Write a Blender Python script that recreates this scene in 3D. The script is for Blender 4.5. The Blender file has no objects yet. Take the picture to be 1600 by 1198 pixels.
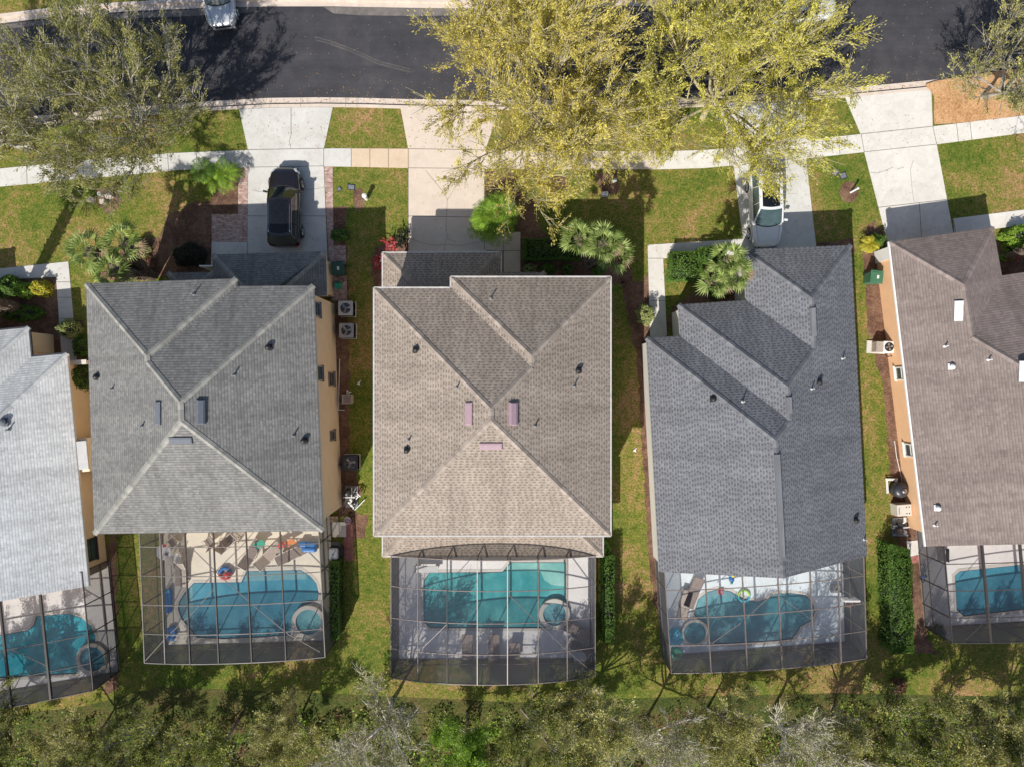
import bpy, math, random
import numpy as np
from mathutils import Vector, Matrix
from mathutils.geometry import tessellate_polygon

# ------------------------------------------------------------------ camera, sky, sun, exposure
SC = bpy.context.scene
COL = SC.collection
H = 42.7
F = 1109.0
cam_data = bpy.data.cameras.new("camera")
cam = bpy.data.objects.new("camera", cam_data)
COL.objects.link(cam)
cam.location = (0, 0, H)
cam.rotation_euler = (0, 0, 0)
cam_data.sensor_width = 36.0
cam_data.lens = 36.0 * F / 1600.0
cam_data.clip_end = 2000
SC.camera = cam

SUN_ELEV = math.radians(42.5)
SUN_DIR = Vector((-0.448 * math.cos(SUN_ELEV), -0.894 * math.cos(SUN_ELEV), math.sin(SUN_ELEV)))
world = bpy.data.worlds.new("World")
SC.world = world
world.use_nodes = True
wn = world.node_tree.nodes
wl = world.node_tree.links
sky = wn.new('ShaderNodeTexSky')
sky.sky_type = 'NISHITA'
sky.sun_disc = False
sky.sun_elevation = SUN_ELEV
sky.sun_rotation = math.atan2(SUN_DIR.x, SUN_DIR.y)
sky.air_density = 1.0
sky.dust_density = 1.5
bg = wn['Background']
bg.inputs['Strength'].default_value = 0.105
wl.new(sky.outputs['Color'], bg.inputs['Color'])
sd = bpy.data.lights.new("sun", 'SUN')
sd.energy = 4.9
sd.angle = math.radians(0.5)
sd.color = (1.0, 0.95, 0.87)
sun = bpy.data.objects.new("sun", sd)
COL.objects.link(sun)
sun.rotation_euler = SUN_DIR.to_track_quat('Z', 'Y').to_euler()
SC.view_settings.view_transform = 'Standard'
SC.view_settings.look = 'None'
SC.view_settings.exposure = 0.16
SC.view_settings.gamma = 1.0
SC.render.engine = 'CYCLES'
SC.cycles.max_bounces = 6
SC.cycles.transparent_max_bounces = 16
SC.cycles.caustics_reflective = False
SC.cycles.caustics_refractive = False

R = random.Random(7)

# ------------------------------------------------------------------ helpers
def W(px, py, h=0.0):
    "ground place and height of a point of the place, from a plan of it"
    return Vector(((px - 800) * (H - h) / F, (599 - py) * (H - h) / F, h))

def tag(o, label=None, cat=None, group=None, kind=None):
    if label: o['label'] = label
    if cat: o['category'] = cat
    if group: o['group'] = group
    if kind: o['kind'] = kind
    return o

def thing(name, label, cat, loc=(0, 0, 0), rz=0.0, group=None):
    o = bpy.data.objects.new(name, None)
    COL.objects.link(o)
    o.location = loc
    o.rotation_euler = (0, 0, rz)
    o.empty_display_size = 0.3
    return tag(o, label, cat, group)

def copy_tree(o, parent=None):
    c = o.copy()
    COL.objects.link(c)
    c.parent = parent
    for ch in list(o.children):
        copy_tree(ch, c)
    return c

class MB:
    def __init__(s):
        s.v = []; s.f = []; s.m = []; s.uv = []
    def poly(s, pts, m=0, uv=None):
        i = len(s.v)
        s.v += [tuple(p) for p in pts]
        s.f.append(tuple(range(i, i + len(pts)))); s.m.append(m)
        s.uv.append(uv if uv else [(p[0], p[1]) for p in pts])
        return s
    def mesh(s, vs, fs, m=0):
        i = len(s.v)
        s.v += [tuple(p) for p in vs]
        for f in fs:
            s.f.append(tuple(i + k for k in f)); s.m.append(m)
            s.uv.append([(vs[k][0], vs[k][1]) for k in f])
        return s
    def box(s, c, size, rz=0.0, m=0, taper=1.0):
        cx, cy, cz = c; sx, sy, sz = [a / 2 for a in size]
        cr, sr = math.cos(rz), math.sin(rz)
        vs = []
        for z in (-1, 1):
            t = taper if z > 0 else 1.0
            for x, y in ((-1, -1), (1, -1), (1, 1), (-1, 1)):
                X, Y = x * sx * t, y * sy * t
                vs.append((cx + X * cr - Y * sr, cy + X * sr + Y * cr, cz + z * sz))
        return s.mesh(vs, [(0, 3, 2, 1), (4, 5, 6, 7), (0, 1, 5, 4), (1, 2, 6, 5), (2, 3, 7, 6), (3, 0, 4, 7)], m)
    def bar(s, p0, p1, w, h, m=0):
        "rectangular bar, w horizontal, h upright"
        p0 = Vector(p0); p1 = Vector(p1); d = (p1 - p0)
        if d.length < 1e-6: return s
        d.normalize()
        side = d.cross(Vector((0, 0, 1)))
        if side.length < 1e-3: side = Vector((1, 0, 0))
        side.normalize(); up = side.cross(d).normalized()
        a = side * w / 2; b = up * h / 2
        vs = [p0 - a - b, p0 + a - b, p0 + a + b, p0 - a + b, p1 - a - b, p1 + a - b, p1 + a + b, p1 - a + b]
        return s.mesh(vs, [(0, 1, 2, 3), (7, 6, 5, 4), (0, 4, 5, 1), (1, 5, 6, 2), (2, 6, 7, 3), (3, 7, 4, 0)], m)
    def cyl(s, p0, p1, r0, r1=None, n=10, m=0, caps=True):
        if r1 is None: r1 = r0
        p0 = Vector(p0); p1 = Vector(p1); d = (p1 - p0)
        if d.length < 1e-6: return s
        d.normalize()
        a = d.orthogonal().normalized(); b = d.cross(a)
        vs = []
        for p, r in ((p0, r0), (p1, r1)):
            for k in range(n):
                t = 2 * math.pi * k / n
                vs.append(p + a * (r * math.cos(t)) + b * (r * math.sin(t)))
        fs = [(k, (k + 1) % n, n + (k + 1) % n, n + k) for k in range(n)]
        if caps: fs += [tuple(range(n - 1, -1, -1)), tuple(range(n, 2 * n))]
        return s.mesh(vs, fs, m)
    def tube(s, pts, r, n=8, m=0):
        for a, b in zip(pts[:-1], pts[1:]): s.cyl(a, b, r, r, n, m)
        return s
    def lathe(s, c, prof, n=16, m=0, sx=1.0, sy=1.0):
        vs = []
        for r, z in prof:
            for k in range(n):
                t = 2 * math.pi * k / n
                vs.append((c[0] + r * sx * math.cos(t), c[1] + r * sy * math.sin(t), c[2] + z))
        fs = []
        for j in range(len(prof) - 1):
            for k in range(n):
                fs.append((j * n + k, j * n + (k + 1) % n, (j + 1) * n + (k + 1) % n, (j + 1) * n + k))
        fs.append(tuple(range(n - 1, -1, -1)))
        fs.append(tuple((len(prof) - 1) * n + k for k in range(n)))
        return s.mesh(vs, fs, m)
    def prism(s, pts, z0, z1, m=0, holes=None):
        "flat-topped slab over a 2-D outline, optional holes"
        loops = [[Vector((p[0], p[1], 0)) for p in pts]] + [[Vector((p[0], p[1], 0)) for p in h] for h in (holes or [])]
        flat = [p for l in loops for p in l]
        tris = tessellate_polygon(loops)
        vs = [(p.x, p.y, z1) for p in flat]
        fs = []
        for t in tris:
            a, b, c = [flat[i] for i in t]
            fs.append(tuple(t) if (b - a).cross(c - a).z > 0 else tuple(reversed(t)))
        s.mesh(vs, fs, m)
        if z0 < z1 - 1e-6:
            for l in loops:
                n = len(l)
                for k in range(n):
                    a, b = l[k], l[(k + 1) % n]
                    s.mesh([(a.x, a.y, z0), (b.x, b.y, z0), (b.x, b.y, z1), (a.x, a.y, z1)], [(0, 1, 2, 3)], m)
        return s
    def build(s, name, mats, parent=None, world=False, smooth=False, bevel=0.0, fixn=False):
        me = bpy.data.meshes.new(name)
        off = Vector(parent.location) if (world and parent is not None) else Vector((0, 0, 0))
        me.from_pydata([(v[0] - off.x, v[1] - off.y, v[2] - off.z) for v in s.v], [], s.f)
        if not isinstance(mats, (list, tuple)): mats = [mats]
        for mt in mats: me.materials.append(mt)
        me.polygons.foreach_set('material_index', s.m)
        uvl = me.uv_layers.new(name='uv')
        uvl.data.foreach_set('uv', [c for f in s.uv for p in f for c in p])
        if smooth: me.polygons.foreach_set('use_smooth', [True] * len(s.f))
        me.update()
        if fixn:
            import bmesh
            bm = bmesh.new(); bm.from_mesh(me)
            bmesh.ops.recalc_face_normals(bm, faces=bm.faces)
            bm.to_mesh(me); bm.free()
        o = bpy.data.objects.new(name, me)
        COL.objects.link(o)
        if parent is not None: o.parent = parent
        if bevel > 0:
            b = o.modifiers.new('bevel', 'BEVEL'); b.width = bevel; b.segments = 2; b.limit_method = 'ANGLE'
        return o

def catmull(pts, n=6, closed=True):
    out = []; N = len(pts)
    for i in range(N):
        p0, p1, p2, p3 = pts[(i - 1) % N], pts[i], pts[(i + 1) % N], pts[(i + 2) % N]
        for k in range(n):
            t = k / n
            out.append(tuple(0.5 * ((2 * p1[j]) + (-p0[j] + p2[j]) * t + (2 * p0[j] - 5 * p1[j] + 4 * p2[j] - p3[j]) * t * t + (-p0[j] + 3 * p1[j] - 3 * p2[j] + p3[j]) * t ** 3) for j in range(2)))
    return out

def area2(pts):
    return sum(pts[i][0] * pts[(i + 1) % len(pts)][1] - pts[(i + 1) % len(pts)][0] * pts[i][1] for i in range(len(pts)))

def offset_poly(pts, d):
    "outward offset of a closed 2-D outline"
    n = len(pts); sgn = 1 if area2(pts) > 0 else -1
    out = []
    for i in range(n):
        a, b, c = Vector(pts[(i - 1) % n][:2]), Vector(pts[i][:2]), Vector(pts[(i + 1) % n][:2])
        e1 = (b - a).normalized(); e2 = (c - b).normalized()
        n1 = Vector((e1.y, -e1.x)) * sgn; n2 = Vector((e2.y, -e2.x)) * sgn
        m = (n1 + n2)
        if m.length < 1e-4: m = n1.copy()
        m.normalize(); k = d / max(0.45, m.dot(n1))
        out.append((b.x + m.x * k, b.y + m.y * k))
    return out

# ------------------------------------------------------------------ materials
def newmat(name):
    m = bpy.data.materials.new(name); m.use_nodes = True
    return m, m.node_tree.nodes, m.node_tree.links, m.node_tree.nodes['Principled BSDF']

def nd(N, t, **k):
    n = N.new(t)
    for a, v in k.items():
        if a.startswith('i_'): n.inputs[a[2:].replace('_', ' ')].default_value = v
        else: setattr(n, a, v)
    return n

def ramp(N, stops):
    r = N.new('ShaderNodeValToRGB'); cr = r.color_ramp
    while len(cr.elements) < len(stops): cr.elements.new(0.5)
    for e, (p, c) in zip(cr.elements, stops):
        e.position = p; e.color = (c[0], c[1], c[2], 1) if not isinstance(c, (int, float)) else (c, c, c, 1)
    return r

def mixc(N, L, a, b, fac, mode='MIX'):
    m = N.new('ShaderNodeMix'); m.data_type = 'RGBA'; m.blend_type = mode
    for sock, val in ((m.inputs[0], fac), (m.inputs[6], a), (m.inputs[7], b)):
        if hasattr(val, 'is_linked') or hasattr(val, 'links'): L.new(val, sock)
        elif isinstance(val, (int, float)): sock.default_value = val
        else: sock.default_value = (val[0], val[1], val[2], 1)
    return m.outputs[2]

def noise(N, L, scale, detail=4, rough=0.55, coord='Object', vec=None, dist=0.0):
    n = N.new('ShaderNodeTexNoise')
    n.inputs['Scale'].default_value = scale; n.inputs['Detail'].default_value = detail
    n.inputs['Roughness'].default_value = rough; n.inputs['Distortion'].default_value = dist
    if vec is None:
        tc = N.new('ShaderNodeTexCoord'); L.new(tc.outputs[coord], n.inputs['Vector'])
    else: L.new(vec, n.inputs['Vector'])
    return n.outputs['Fac']

def mat_simple(name, c, rough=0.5, metal=0.0, var=0.12, scale=6.0, bump=0.0, coat=0.0, spec=0.5):
    m, N, L, B = newmat(name)
    nf = noise(N, L, scale)
    r = ramp(N, [(0.25, [x * (1 - var) for x in c]), (0.75, [min(1, x * (1 + var)) for x in c])])
    L.new(nf, r.inputs[0]); L.new(r.outputs[0], B.inputs['Base Color'])
    B.inputs['Roughness'].default_value = rough; B.inputs['Metallic'].default_value = metal
    B.inputs['Coat Weight'].default_value = coat; B.inputs['Specular IOR Level'].default_value = spec
    if bump:
        b = N.new('ShaderNodeBump'); b.inputs['Strength'].default_value = bump; b.inputs['Distance'].default_value = 0.02
        L.new(noise(N, L, scale * 6), b.inputs['Height']); L.new(b.outputs[0], B.inputs['Normal'])
    return m

def mat_ground(name, stops_big, fine_dark=0.55, fine_light=1.35, big=0.35, mid=2.2, fine=16.0, rough=0.95, bump=0.5, speck=None):
    "patchy ground: large patches, mid blotches, fine grain"
    m, N, L, B = newmat(name)
    n1 = noise(N, L, big, 5, 0.6, dist=0.4)
    n2 = noise(N, L, mid, 5, 0.7)
    mx = N.new('ShaderNodeMath'); mx.operation = 'MULTIPLY_ADD'
    L.new(n2, mx.inputs[0]); mx.inputs[1].default_value = 0.9
    ad = N.new('ShaderNodeMath'); ad.operation = 'SUBTRACT'
    L.new(n1, ad.inputs[0]); ad.inputs[1].default_value = 0.45
    L.new(ad.outputs[0], mx.inputs[2])
    r = ramp(N, stops_big); L.new(mx.outputs[0], r.inputs[0])
    n3 = noise(N, L, fine, 5, 0.8)
    r3 = ramp(N, [(0.3, fine_dark), (0.5, 1.0), (0.72, fine_light)]); L.new(n3, r3.inputs[0])
    c = mixc(N, L, r.outputs[0], r3.outputs[0], 1.0, 'MULTIPLY')
    if speck:
        col, th, sc = speck
        v = N.new('ShaderNodeTexVoronoi'); v.inputs['Scale'].default_value = sc
        tc = N.new('ShaderNodeTexCoord'); L.new(tc.outputs['Object'], v.inputs['Vector'])
        rr = ramp(N, [(th, 1.0), (th + 0.06, 0.0)]); L.new(v.outputs['Distance'], rr.inputs[0])
        c = mixc(N, L, c, col, rr.outputs[0])
    L.new(c, B.inputs['Base Color'])
    B.inputs['Roughness'].default_value = rough; B.inputs['Specular IOR Level'].default_value = 0.15
    b = N.new('ShaderNodeBump'); b.inputs['Strength'].default_value = bump; b.inputs['Distance'].default_value = 0.08
    L.new(n3, b.inputs['Height']); L.new(b.outputs[0], B.inputs['Normal'])
    return m

def mat_concrete(name, c, stain=(0.6, 0.55, 0.48), amt=0.5):
    m, N, L, B = newmat(name)
    r1 = ramp(N, [(0.3, [x * 0.9 for x in c]), (0.7, [min(1, x * 1.05) for x in c])])
    L.new(noise(N, L, 0.5, 6, 0.65), r1.inputs[0])
    r2 = ramp(N, [(0.45, 0.0), (0.8, amt)]); L.new(noise(N, L, 1.3, 8, 0.7, dist=1.0), r2.inputs[0])
    c1 = mixc(N, L, r1.outputs[0], [a * b for a, b in zip(c, stain)], r2.outputs[0])
    r3 = ramp(N, [(0.3, 0.9), (0.7, 1.08)]); L.new(noise(N, L, 22, 4, 0.7), r3.inputs[0])
    c2 = mixc(N, L, c1, r3.outputs[0], 1.0, 'MULTIPLY')
    L.new(c2, B.inputs['Base Color']); B.inputs['Roughness'].default_value = 0.9
    B.inputs['Specular IOR Level'].default_value = 0.2
    return m

def mat_shingle(name, light, dark, rowh=0.145, tab=0.30, mix=0.5, blotch=0.10, stain=None, gap=0.30, dash=0.0):
    """asphalt shingle courses on the roof's own uv (metres along the eave, metres up the slope):
    single shingles vary a little, laminated tabs leave darker dashes, each course is darker towards its lower edge"""
    m, N, L, B = newmat(name)
    uv = N.new('ShaderNodeUVMap'); uv.uv_map = 'uv'
    def ma(op, a, b=None, c=None):
        n = N.new('ShaderNodeMath'); n.operation = op
        for i, v in enumerate((a, b, c)):
            if v is None: continue
            if isinstance(v, (int, float)): n.inputs[i].default_value = v
            else: L.new(v, n.inputs[i])
        return n.outputs[0]
    sep = N.new('ShaderNodeSeparateXYZ'); L.new(uv.outputs[0], sep.inputs[0])
    u, v = sep.outputs[0], sep.outputs[1]
    vr = ma('DIVIDE', ma('ADD', v, 500 * rowh), rowh)
    row = ma('FLOOR', vr); fv = ma('FRACT', vr)
    rv_ = N.new('ShaderNodeCombineXYZ'); L.new(row, rv_.inputs[0]); rv_.inputs[1].default_value = 3.5
    wr = N.new('ShaderNodeTexWhiteNoise'); wr.noise_dimensions = '2D'; L.new(rv_.outputs[0], wr.inputs['Vector'])
    uu = ma('ADD', ma('DIVIDE', u, tab), ma('MULTIPLY', wr.outputs['Value'], 7.0))
    cell = ma('FLOOR', uu); fu = ma('FRACT', uu)
    cv = N.new('ShaderNodeCombineXYZ'); L.new(cell, cv.inputs[0]); L.new(row, cv.inputs[1])
    wc = N.new('ShaderNodeTexWhiteNoise'); wc.noise_dimensions = '2D'; L.new(cv.outputs[0], wc.inputs['Vector'])
    rc = ramp(N, [(0.5 - mix / 2, dark), (0.5 + mix / 2, light)])
    L.new(wc.outputs['Value'], rc.inputs[0]); c = rc.outputs[0]
    if dash:
        th = ma('MULTIPLY_ADD', wc.outputs['Value'], 0.35, 0.28)
        cv2 = N.new('ShaderNodeCombineXYZ'); L.new(ma('ADD', cell, 91.3), cv2.inputs[0]); L.new(ma('ADD', row, 37.7), cv2.inputs[1])
        wj = N.new('ShaderNodeTexWhiteNoise'); wj.noise_dimensions = '2D'; L.new(cv2.outputs[0], wj.inputs['Vector'])
        st = ma('MULTIPLY', wj.outputs['Value'], 0.45)
        k = ma('MULTIPLY', ma('MULTIPLY', ma('GREATER_THAN', fu, st), ma('LESS_THAN', fu, ma('ADD', st, th))), ma('LESS_THAN', fv, 0.62))
        f = ma('SUBTRACT', 1.0, ma('MULTIPLY', k, dash))
        cc = N.new('ShaderNodeCombineColor')
        for i in range(3): L.new(f, cc.inputs[i])
        c = mixc(N, L, c, cc.outputs[0], 1.0, 'MULTIPLY')
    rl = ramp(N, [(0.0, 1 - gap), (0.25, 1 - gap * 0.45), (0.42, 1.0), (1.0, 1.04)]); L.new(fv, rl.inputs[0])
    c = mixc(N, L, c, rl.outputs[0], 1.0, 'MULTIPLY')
    for sc_, am in ((0.35, blotch), (1.6, blotch * 0.7), (28, 0.18)):
        rb = ramp(N, [(0.3, 1 - am), (0.7, 1 + am)]); L.new(noise(N, L, sc_, 6, 0.65), rb.inputs[0])
        c = mixc(N, L, c, rb.outputs[0], 1.0, 'MULTIPLY')
    mp = N.new('ShaderNodeMapping'); mp.inputs['Scale'].default_value = (1.6, 0.10, 1); L.new(uv.outputs[0], mp.inputs['Vector'])
    rk = ramp(N, [(0.38, 0.84), (0.55, 1.0), (0.75, 1.05)]); L.new(noise(N, L, 1.0, 5, 0.7, vec=mp.outputs[0]), rk.inputs[0])
    c = mixc(N, L, c, rk.outputs[0], 1.0, 'MULTIPLY')
    if stain:
        rs = ramp(N, [(0.56, 0.0), (0.78, 0.5)]); L.new(noise(N, L, 0.9, 7, 0.7, dist=1.5), rs.inputs[0])
        c = mixc(N, L, c, stain, rs.outputs[0])
    L.new(c, B.inputs['Base Color']); B.inputs['Roughness'].default_value = 0.95
    B.inputs['Specular IOR Level'].default_value = 0.15
    b = N.new('ShaderNodeBump'); b.inputs['Strength'].default_value = 0.5; b.inputs['Distance'].default_value = 0.012
    L.new(fv, b.inputs['Height']); b.invert = True
    L.new(b.outputs[0], B.inputs['Normal'])
    return m

def mat_leaf(name, cols, trans=0.3, rough=0.6):
    m, N, L, B = newmat(name)
    g = N.new('ShaderNodeNewGeometry')
    r = ramp(N, [(i / max(1, len(cols) - 1), c) for i, c in enumerate(cols)])
    L.new(g.outputs['Random Per Island'], r.inputs[0])
    nf = noise(N, L, 0.9, 3, 0.6)
    rb = ramp(N, [(0.3, 0.75), (0.7, 1.25)]); L.new(nf, rb.inputs[0])
    c = mixc(N, L, r.outputs[0], rb.outputs[0], 1.0, 'MULTIPLY')
    L.new(c, B.inputs['Base Color']); B.inputs['Roughness'].default_value = rough
    B.inputs['Specular IOR Level'].default_value = 0.3
    t = N.new('ShaderNodeBsdfTranslucent'); L.new(c, t.inputs['Color'])
    mx = N.new('ShaderNodeMixShader'); mx.inputs[0].default_value = trans
    out = N['Material Output']
    L.new(B.outputs[0], mx.inputs[1]); L.new(t.outputs[0], mx.inputs[2]); L.new(mx.outputs[0], out.inputs[0])
    return m

def mat_screen(name, c, dens):
    "insect screen: fine mesh, threads cover more of the view the more obliquely it is seen"
    m, N, L, B = newmat(name)
    B.inputs['Base Color'].default_value = (c[0], c[1], c[2], 1); B.inputs['Roughness'].default_value = 0.6
    g = N.new('ShaderNodeNewGeometry')
    dt = N.new('ShaderNodeVectorMath'); dt.operation = 'DOT_PRODUCT'
    L.new(g.outputs['Incoming'], dt.inputs[0]); L.new(g.outputs['True Normal'], dt.inputs[1])
    ab = N.new('ShaderNodeMath'); ab.operation = 'ABSOLUTE'; L.new(dt.outputs['Value'], ab.inputs[0])
    mxx = N.new('ShaderNodeMath'); mxx.operation = 'MAXIMUM'; mxx.inputs[1].default_value = 0.12; L.new(ab.outputs[0], mxx.inputs[0])
    dv = N.new('ShaderNodeMath'); dv.operation = 'DIVIDE'; dv.inputs[0].default_value = 1.0; L.new(mxx.outputs[0], dv.inputs[1])
    pw = N.new('ShaderNodeMath'); pw.operation = 'POWER'; pw.inputs[0].default_value = 1 - dens; L.new(dv.outputs[0], pw.inputs[1])
    # slight unevenness: dust and wear
    rn = ramp(N, [(0.3, 0.92), (0.7, 1.0)]); L.new(noise(N, L, 1.2, 5, 0.7), rn.inputs[0])
    ml = N.new('ShaderNodeMath'); ml.operation = 'MULTIPLY'; L.new(pw.outputs[0], ml.inputs[0]); L.new(rn.outputs[0], ml.inputs[1])
    tr = N.new('ShaderNodeBsdfTransparent')
    mx = N.new('ShaderNodeMixShader'); L.new(ml.outputs[0], mx.inputs[0])
    L.new(B.outputs[0], mx.inputs[1]); L.new(tr.outputs[0], mx.inputs[2])
    L.new(mx.outputs[0], N['Material Output'].inputs[0])
    return m

def mat_water(name, deep, shallow, scale=0.4):
    m, N, L, B = newmat(name)
    r = ramp(N, [(0.3, deep), (0.52, [(a * 0.6 + b * 0.4) for a, b in zip(deep, shallow)]), (0.72, shallow)])
    L.new(noise(N, L, scale, 6, 0.65, dist=0.8), r.inputs[0])
    v = N.new('ShaderNodeTexVoronoi'); v.feature = 'SMOOTH_F1'; v.inputs['Scale'].default_value = 3.2
    tc = N.new('ShaderNodeTexCoord'); L.new(tc.outputs['Object'], v.inputs['Vector'])
    rv = ramp(N, [(0.05, 0.96), (0.6, 1.07)]); L.new(v.outputs['Distance'], rv.inputs[0])  # light caustics put into the water colour as soft cells
    c = mixc(N, L, r.outputs[0], rv.outputs[0], 1.0, 'MULTIPLY')
    L.new(c, B.inputs['Base Color']); B.inputs['Roughness'].default_value = 0.06
    B.inputs['IOR'].default_value = 1.33
    b = N.new('ShaderNodeBump'); b.inputs['Strength'].default_value = 0.12; b.inputs['Distance'].default_value = 0.05
    L.new(noise(N, L, 5.0, 3), b.inputs['Height']); L.new(b.outputs[0], B.inputs['Normal'])
    return m

def mat_pavers(name, c1, c2, c3, w=0.2, h=0.1):
    m, N, L, B = newmat(name)
    tc = N.new('ShaderNodeTexCoord')
    bt = N.new('ShaderNodeTexBrick'); L.new(tc.outputs['Object'], bt.inputs['Vector'])
    bt.inputs['Scale'].default_value = 1.0; bt.inputs['Brick Width'].default_value = w; bt.inputs['Row Height'].default_value = h
    bt.inputs['Mortar Size'].default_value = 0.012
    bt.inputs['Color1'].default_value = (*c1, 1); bt.inputs['Color2'].default_value = (*c2, 1); bt.inputs['Mortar'].default_value = (*c3, 1)
    rb = ramp(N, [(0.3, 0.75), (0.7, 1.25)]); L.new(noise(N, L, 5, 5), rb.inputs[0])
    L.new(mixc(N, L, bt.outputs['Color'], rb.outputs[0], 1.0, 'MULTIPLY'), B.inputs['Base Color'])
    B.inputs['Roughness'].default_value = 0.9
    return m

def mat_glass(name, c=(0.03, 0.05, 0.06), rough=0.04):
    m = mat_simple(name, c, rough, 0.0, 0.3, 1.5, spec=0.9)
    m.node_tree.nodes['Principled BSDF'].inputs['Coat Weight'].default_value = 0.6
    return m

M = {}
M['lawn'] = mat_ground('lawn', [(0.08, (0.035, 0.075, 0.010)), (0.32, (0.085, 0.130, 0.018)), (0.49, (0.16, 0.17, 0.032)), (0.61, (0.245, 0.19, 0.06)), (0.70, (0.34, 0.21, 0.10))], 0.18, 1.9, big=0.20, mid=2.6, fine=9.0)
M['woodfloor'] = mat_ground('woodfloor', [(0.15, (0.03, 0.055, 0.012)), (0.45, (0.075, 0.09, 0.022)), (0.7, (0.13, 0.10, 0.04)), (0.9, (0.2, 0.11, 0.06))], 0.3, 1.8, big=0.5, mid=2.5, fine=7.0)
M['mulch'] = mat_ground('mulch', [(0.2, (0.075, 0.045, 0.030)), (0.45, (0.15, 0.085, 0.058)), (0.62, (0.22, 0.13, 0.09)), (0.8, (0.20, 0.17, 0.06))], 0.35, 1.8, big=0.6, mid=3, fine=14.0)
M['straw'] = mat_ground('straw', [(0.2, (0.36, 0.19, 0.08)), (0.5, (0.54, 0.31, 0.15)), (0.85, (0.64, 0.40, 0.22))], 0.5, 1.4, big=0.8, mid=3, fine=12.0)
M['asphalt'] = mat_ground('asphalt', [(0.2, (0.043, 0.043, 0.050)), (0.5, (0.058, 0.057, 0.064)), (0.8, (0.082, 0.078, 0.083))], 0.75, 1.3, big=0.2, mid=1.0, fine=20.0, bump=0.2, speck=((0.3, 0.26, 0.2), 0.035, 3.0))
_m = M['asphalt']; _N, _L = _m.node_tree.nodes, _m.node_tree.links; _B = _N['Principled BSDF']
_src = _B.inputs['Base Color'].links[0].from_socket
_tc = _N.new('ShaderNodeTexCoord'); _mp = _N.new('ShaderNodeMapping'); _mp.inputs['Scale'].default_value = (0.06, 1.6, 1); _L.new(_tc.outputs['Object'], _mp.inputs['Vector'])
_r = ramp(_N, [(0.3, 0.84), (0.7, 1.16)]); _L.new(noise(_N, _L, 1.0, 6, 0.7, vec=_mp.outputs[0]), _r.inputs[0])
_L.new(mixc(_N, _L, _src, _r.outputs[0], 1.0, 'MULTIPLY'), _B.inputs['Base Color'])
M['wornroad'] = mat_ground('wornroad', [(0.2, (0.12, 0.11, 0.105)), (0.5, (0.17, 0.155, 0.145)), (0.8, (0.24, 0.21, 0.19))], 0.7, 1.3, big=0.5, mid=3, fine=20.0, bump=0.2)
M['con_white'] = mat_concrete('concrete_white', (0.69, 0.665, 0.62))
M['con_grey'] = mat_concrete('concrete_grey', (0.62, 0.61, 0.575))
M['con_warm'] = mat_concrete('concrete_warm', (0.66, 0.565, 0.475), amt=0.25)
M['con_tan'] = mat_concrete('concrete_tan', (0.66, 0.52, 0.38), amt=0.25)
M['con_curb'] = mat_concrete('concrete_curb', (0.66, 0.57, 0.49), stain=(0.6, 0.46, 0.38), amt=0.5)
M['gutterdirt'] = mat_concrete('gutter_dirt', (0.30, 0.21, 0.16), stain=(0.5, 0.36, 0.28), amt=0.7)
M['deck'] = mat_concrete('deck_cream', (0.74, 0.68, 0.57), amt=0.25)
M['deck_grey'] = mat_concrete('deck_grey', (0.78, 0.755, 0.745), amt=0.3)
M['deck_blue'] = mat_concrete('deck_blue', (0.70, 0.77, 0.81), amt=0.3)
M['coping'] = mat_concrete('coping', (0.58, 0.55, 0.50), amt=0.3)
M['joint'] = mat_simple('joint', (0.16, 0.13, 0.11), 0.95)
M['crack'] = mat_simple('crack', (0.27, 0.235, 0.20), 0.95)
M['pavers'] = mat_pavers('pavers_pink', (0.34, 0.18, 0.15), (0.58, 0.44, 0.38), (0.35, 0.27, 0.24), 0.2, 0.1)
M['pavers_red'] = mat_pavers('pavers_red', (0.32, 0.11, 0.09), (0.42, 0.17, 0.14), (0.24, 0.12, 0.10), 0.2, 0.1)
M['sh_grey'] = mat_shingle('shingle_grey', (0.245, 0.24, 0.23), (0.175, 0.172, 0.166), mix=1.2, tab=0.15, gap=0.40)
M['sh_brown'] = mat_shingle('shingle_brown', (0.385, 0.325, 0.27), (0.30, 0.25, 0.21), mix=1.0, rowh=0.15, tab=0.29, dash=0.36, gap=0.15, stain=(0.25, 0.20, 0.175))
M['sh_blue'] = mat_shingle('shingle_blue', (0.215, 0.22, 0.24), (0.165, 0.17, 0.186), mix=1.0, rowh=0.15, tab=0.29, dash=0.40, gap=0.15)
M['sh_mauve'] = mat_shingle('shingle_mauve', (0.275, 0.225, 0.205), (0.215, 0.175, 0.16), mix=1.1, tab=0.2, gap=0.32, stain=(0.17, 0.13, 0.12))
M['sh_pale'] = mat_shingle('shingle_pale', (0.62, 0.635, 0.635), (0.50, 0.515, 0.52), mix=1.2, tab=0.16, gap=0.30)
M['cap_grey'] = mat_shingle('cap_grey', (0.34, 0.33, 0.30), (0.25, 0.245, 0.225), rowh=9.0, tab=0.22, mix=0.8, gap=0)
M['cap_brown'] = mat_shingle('cap_brown', (0.39, 0.33, 0.28), (0.28, 0.235, 0.20), rowh=9.0, tab=0.22, mix=0.8, gap=0)
M['cap_blue'] = mat_shingle('cap_blue', (0.20, 0.205, 0.22), (0.14, 0.145, 0.158), rowh=9.0, tab=0.22, mix=0.8, gap=0)
M['cap_mauve'] = mat_shingle('cap_mauve', (0.30, 0.25, 0.23), (0.235, 0.19, 0.175), rowh=9.0, tab=0.22, mix=0.8, gap=0)
M['cap_pale'] = mat_shingle('cap_pale', (0.56, 0.575, 0.575), (0.44, 0.45, 0.46), rowh=9.0, tab=0.22, mix=0.8, gap=0)
M['st_tan'] = mat_simple('stucco_tan', (0.76, 0.60, 0.45), 0.9, var=0.06, scale=1.5, bump=0.2)
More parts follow.
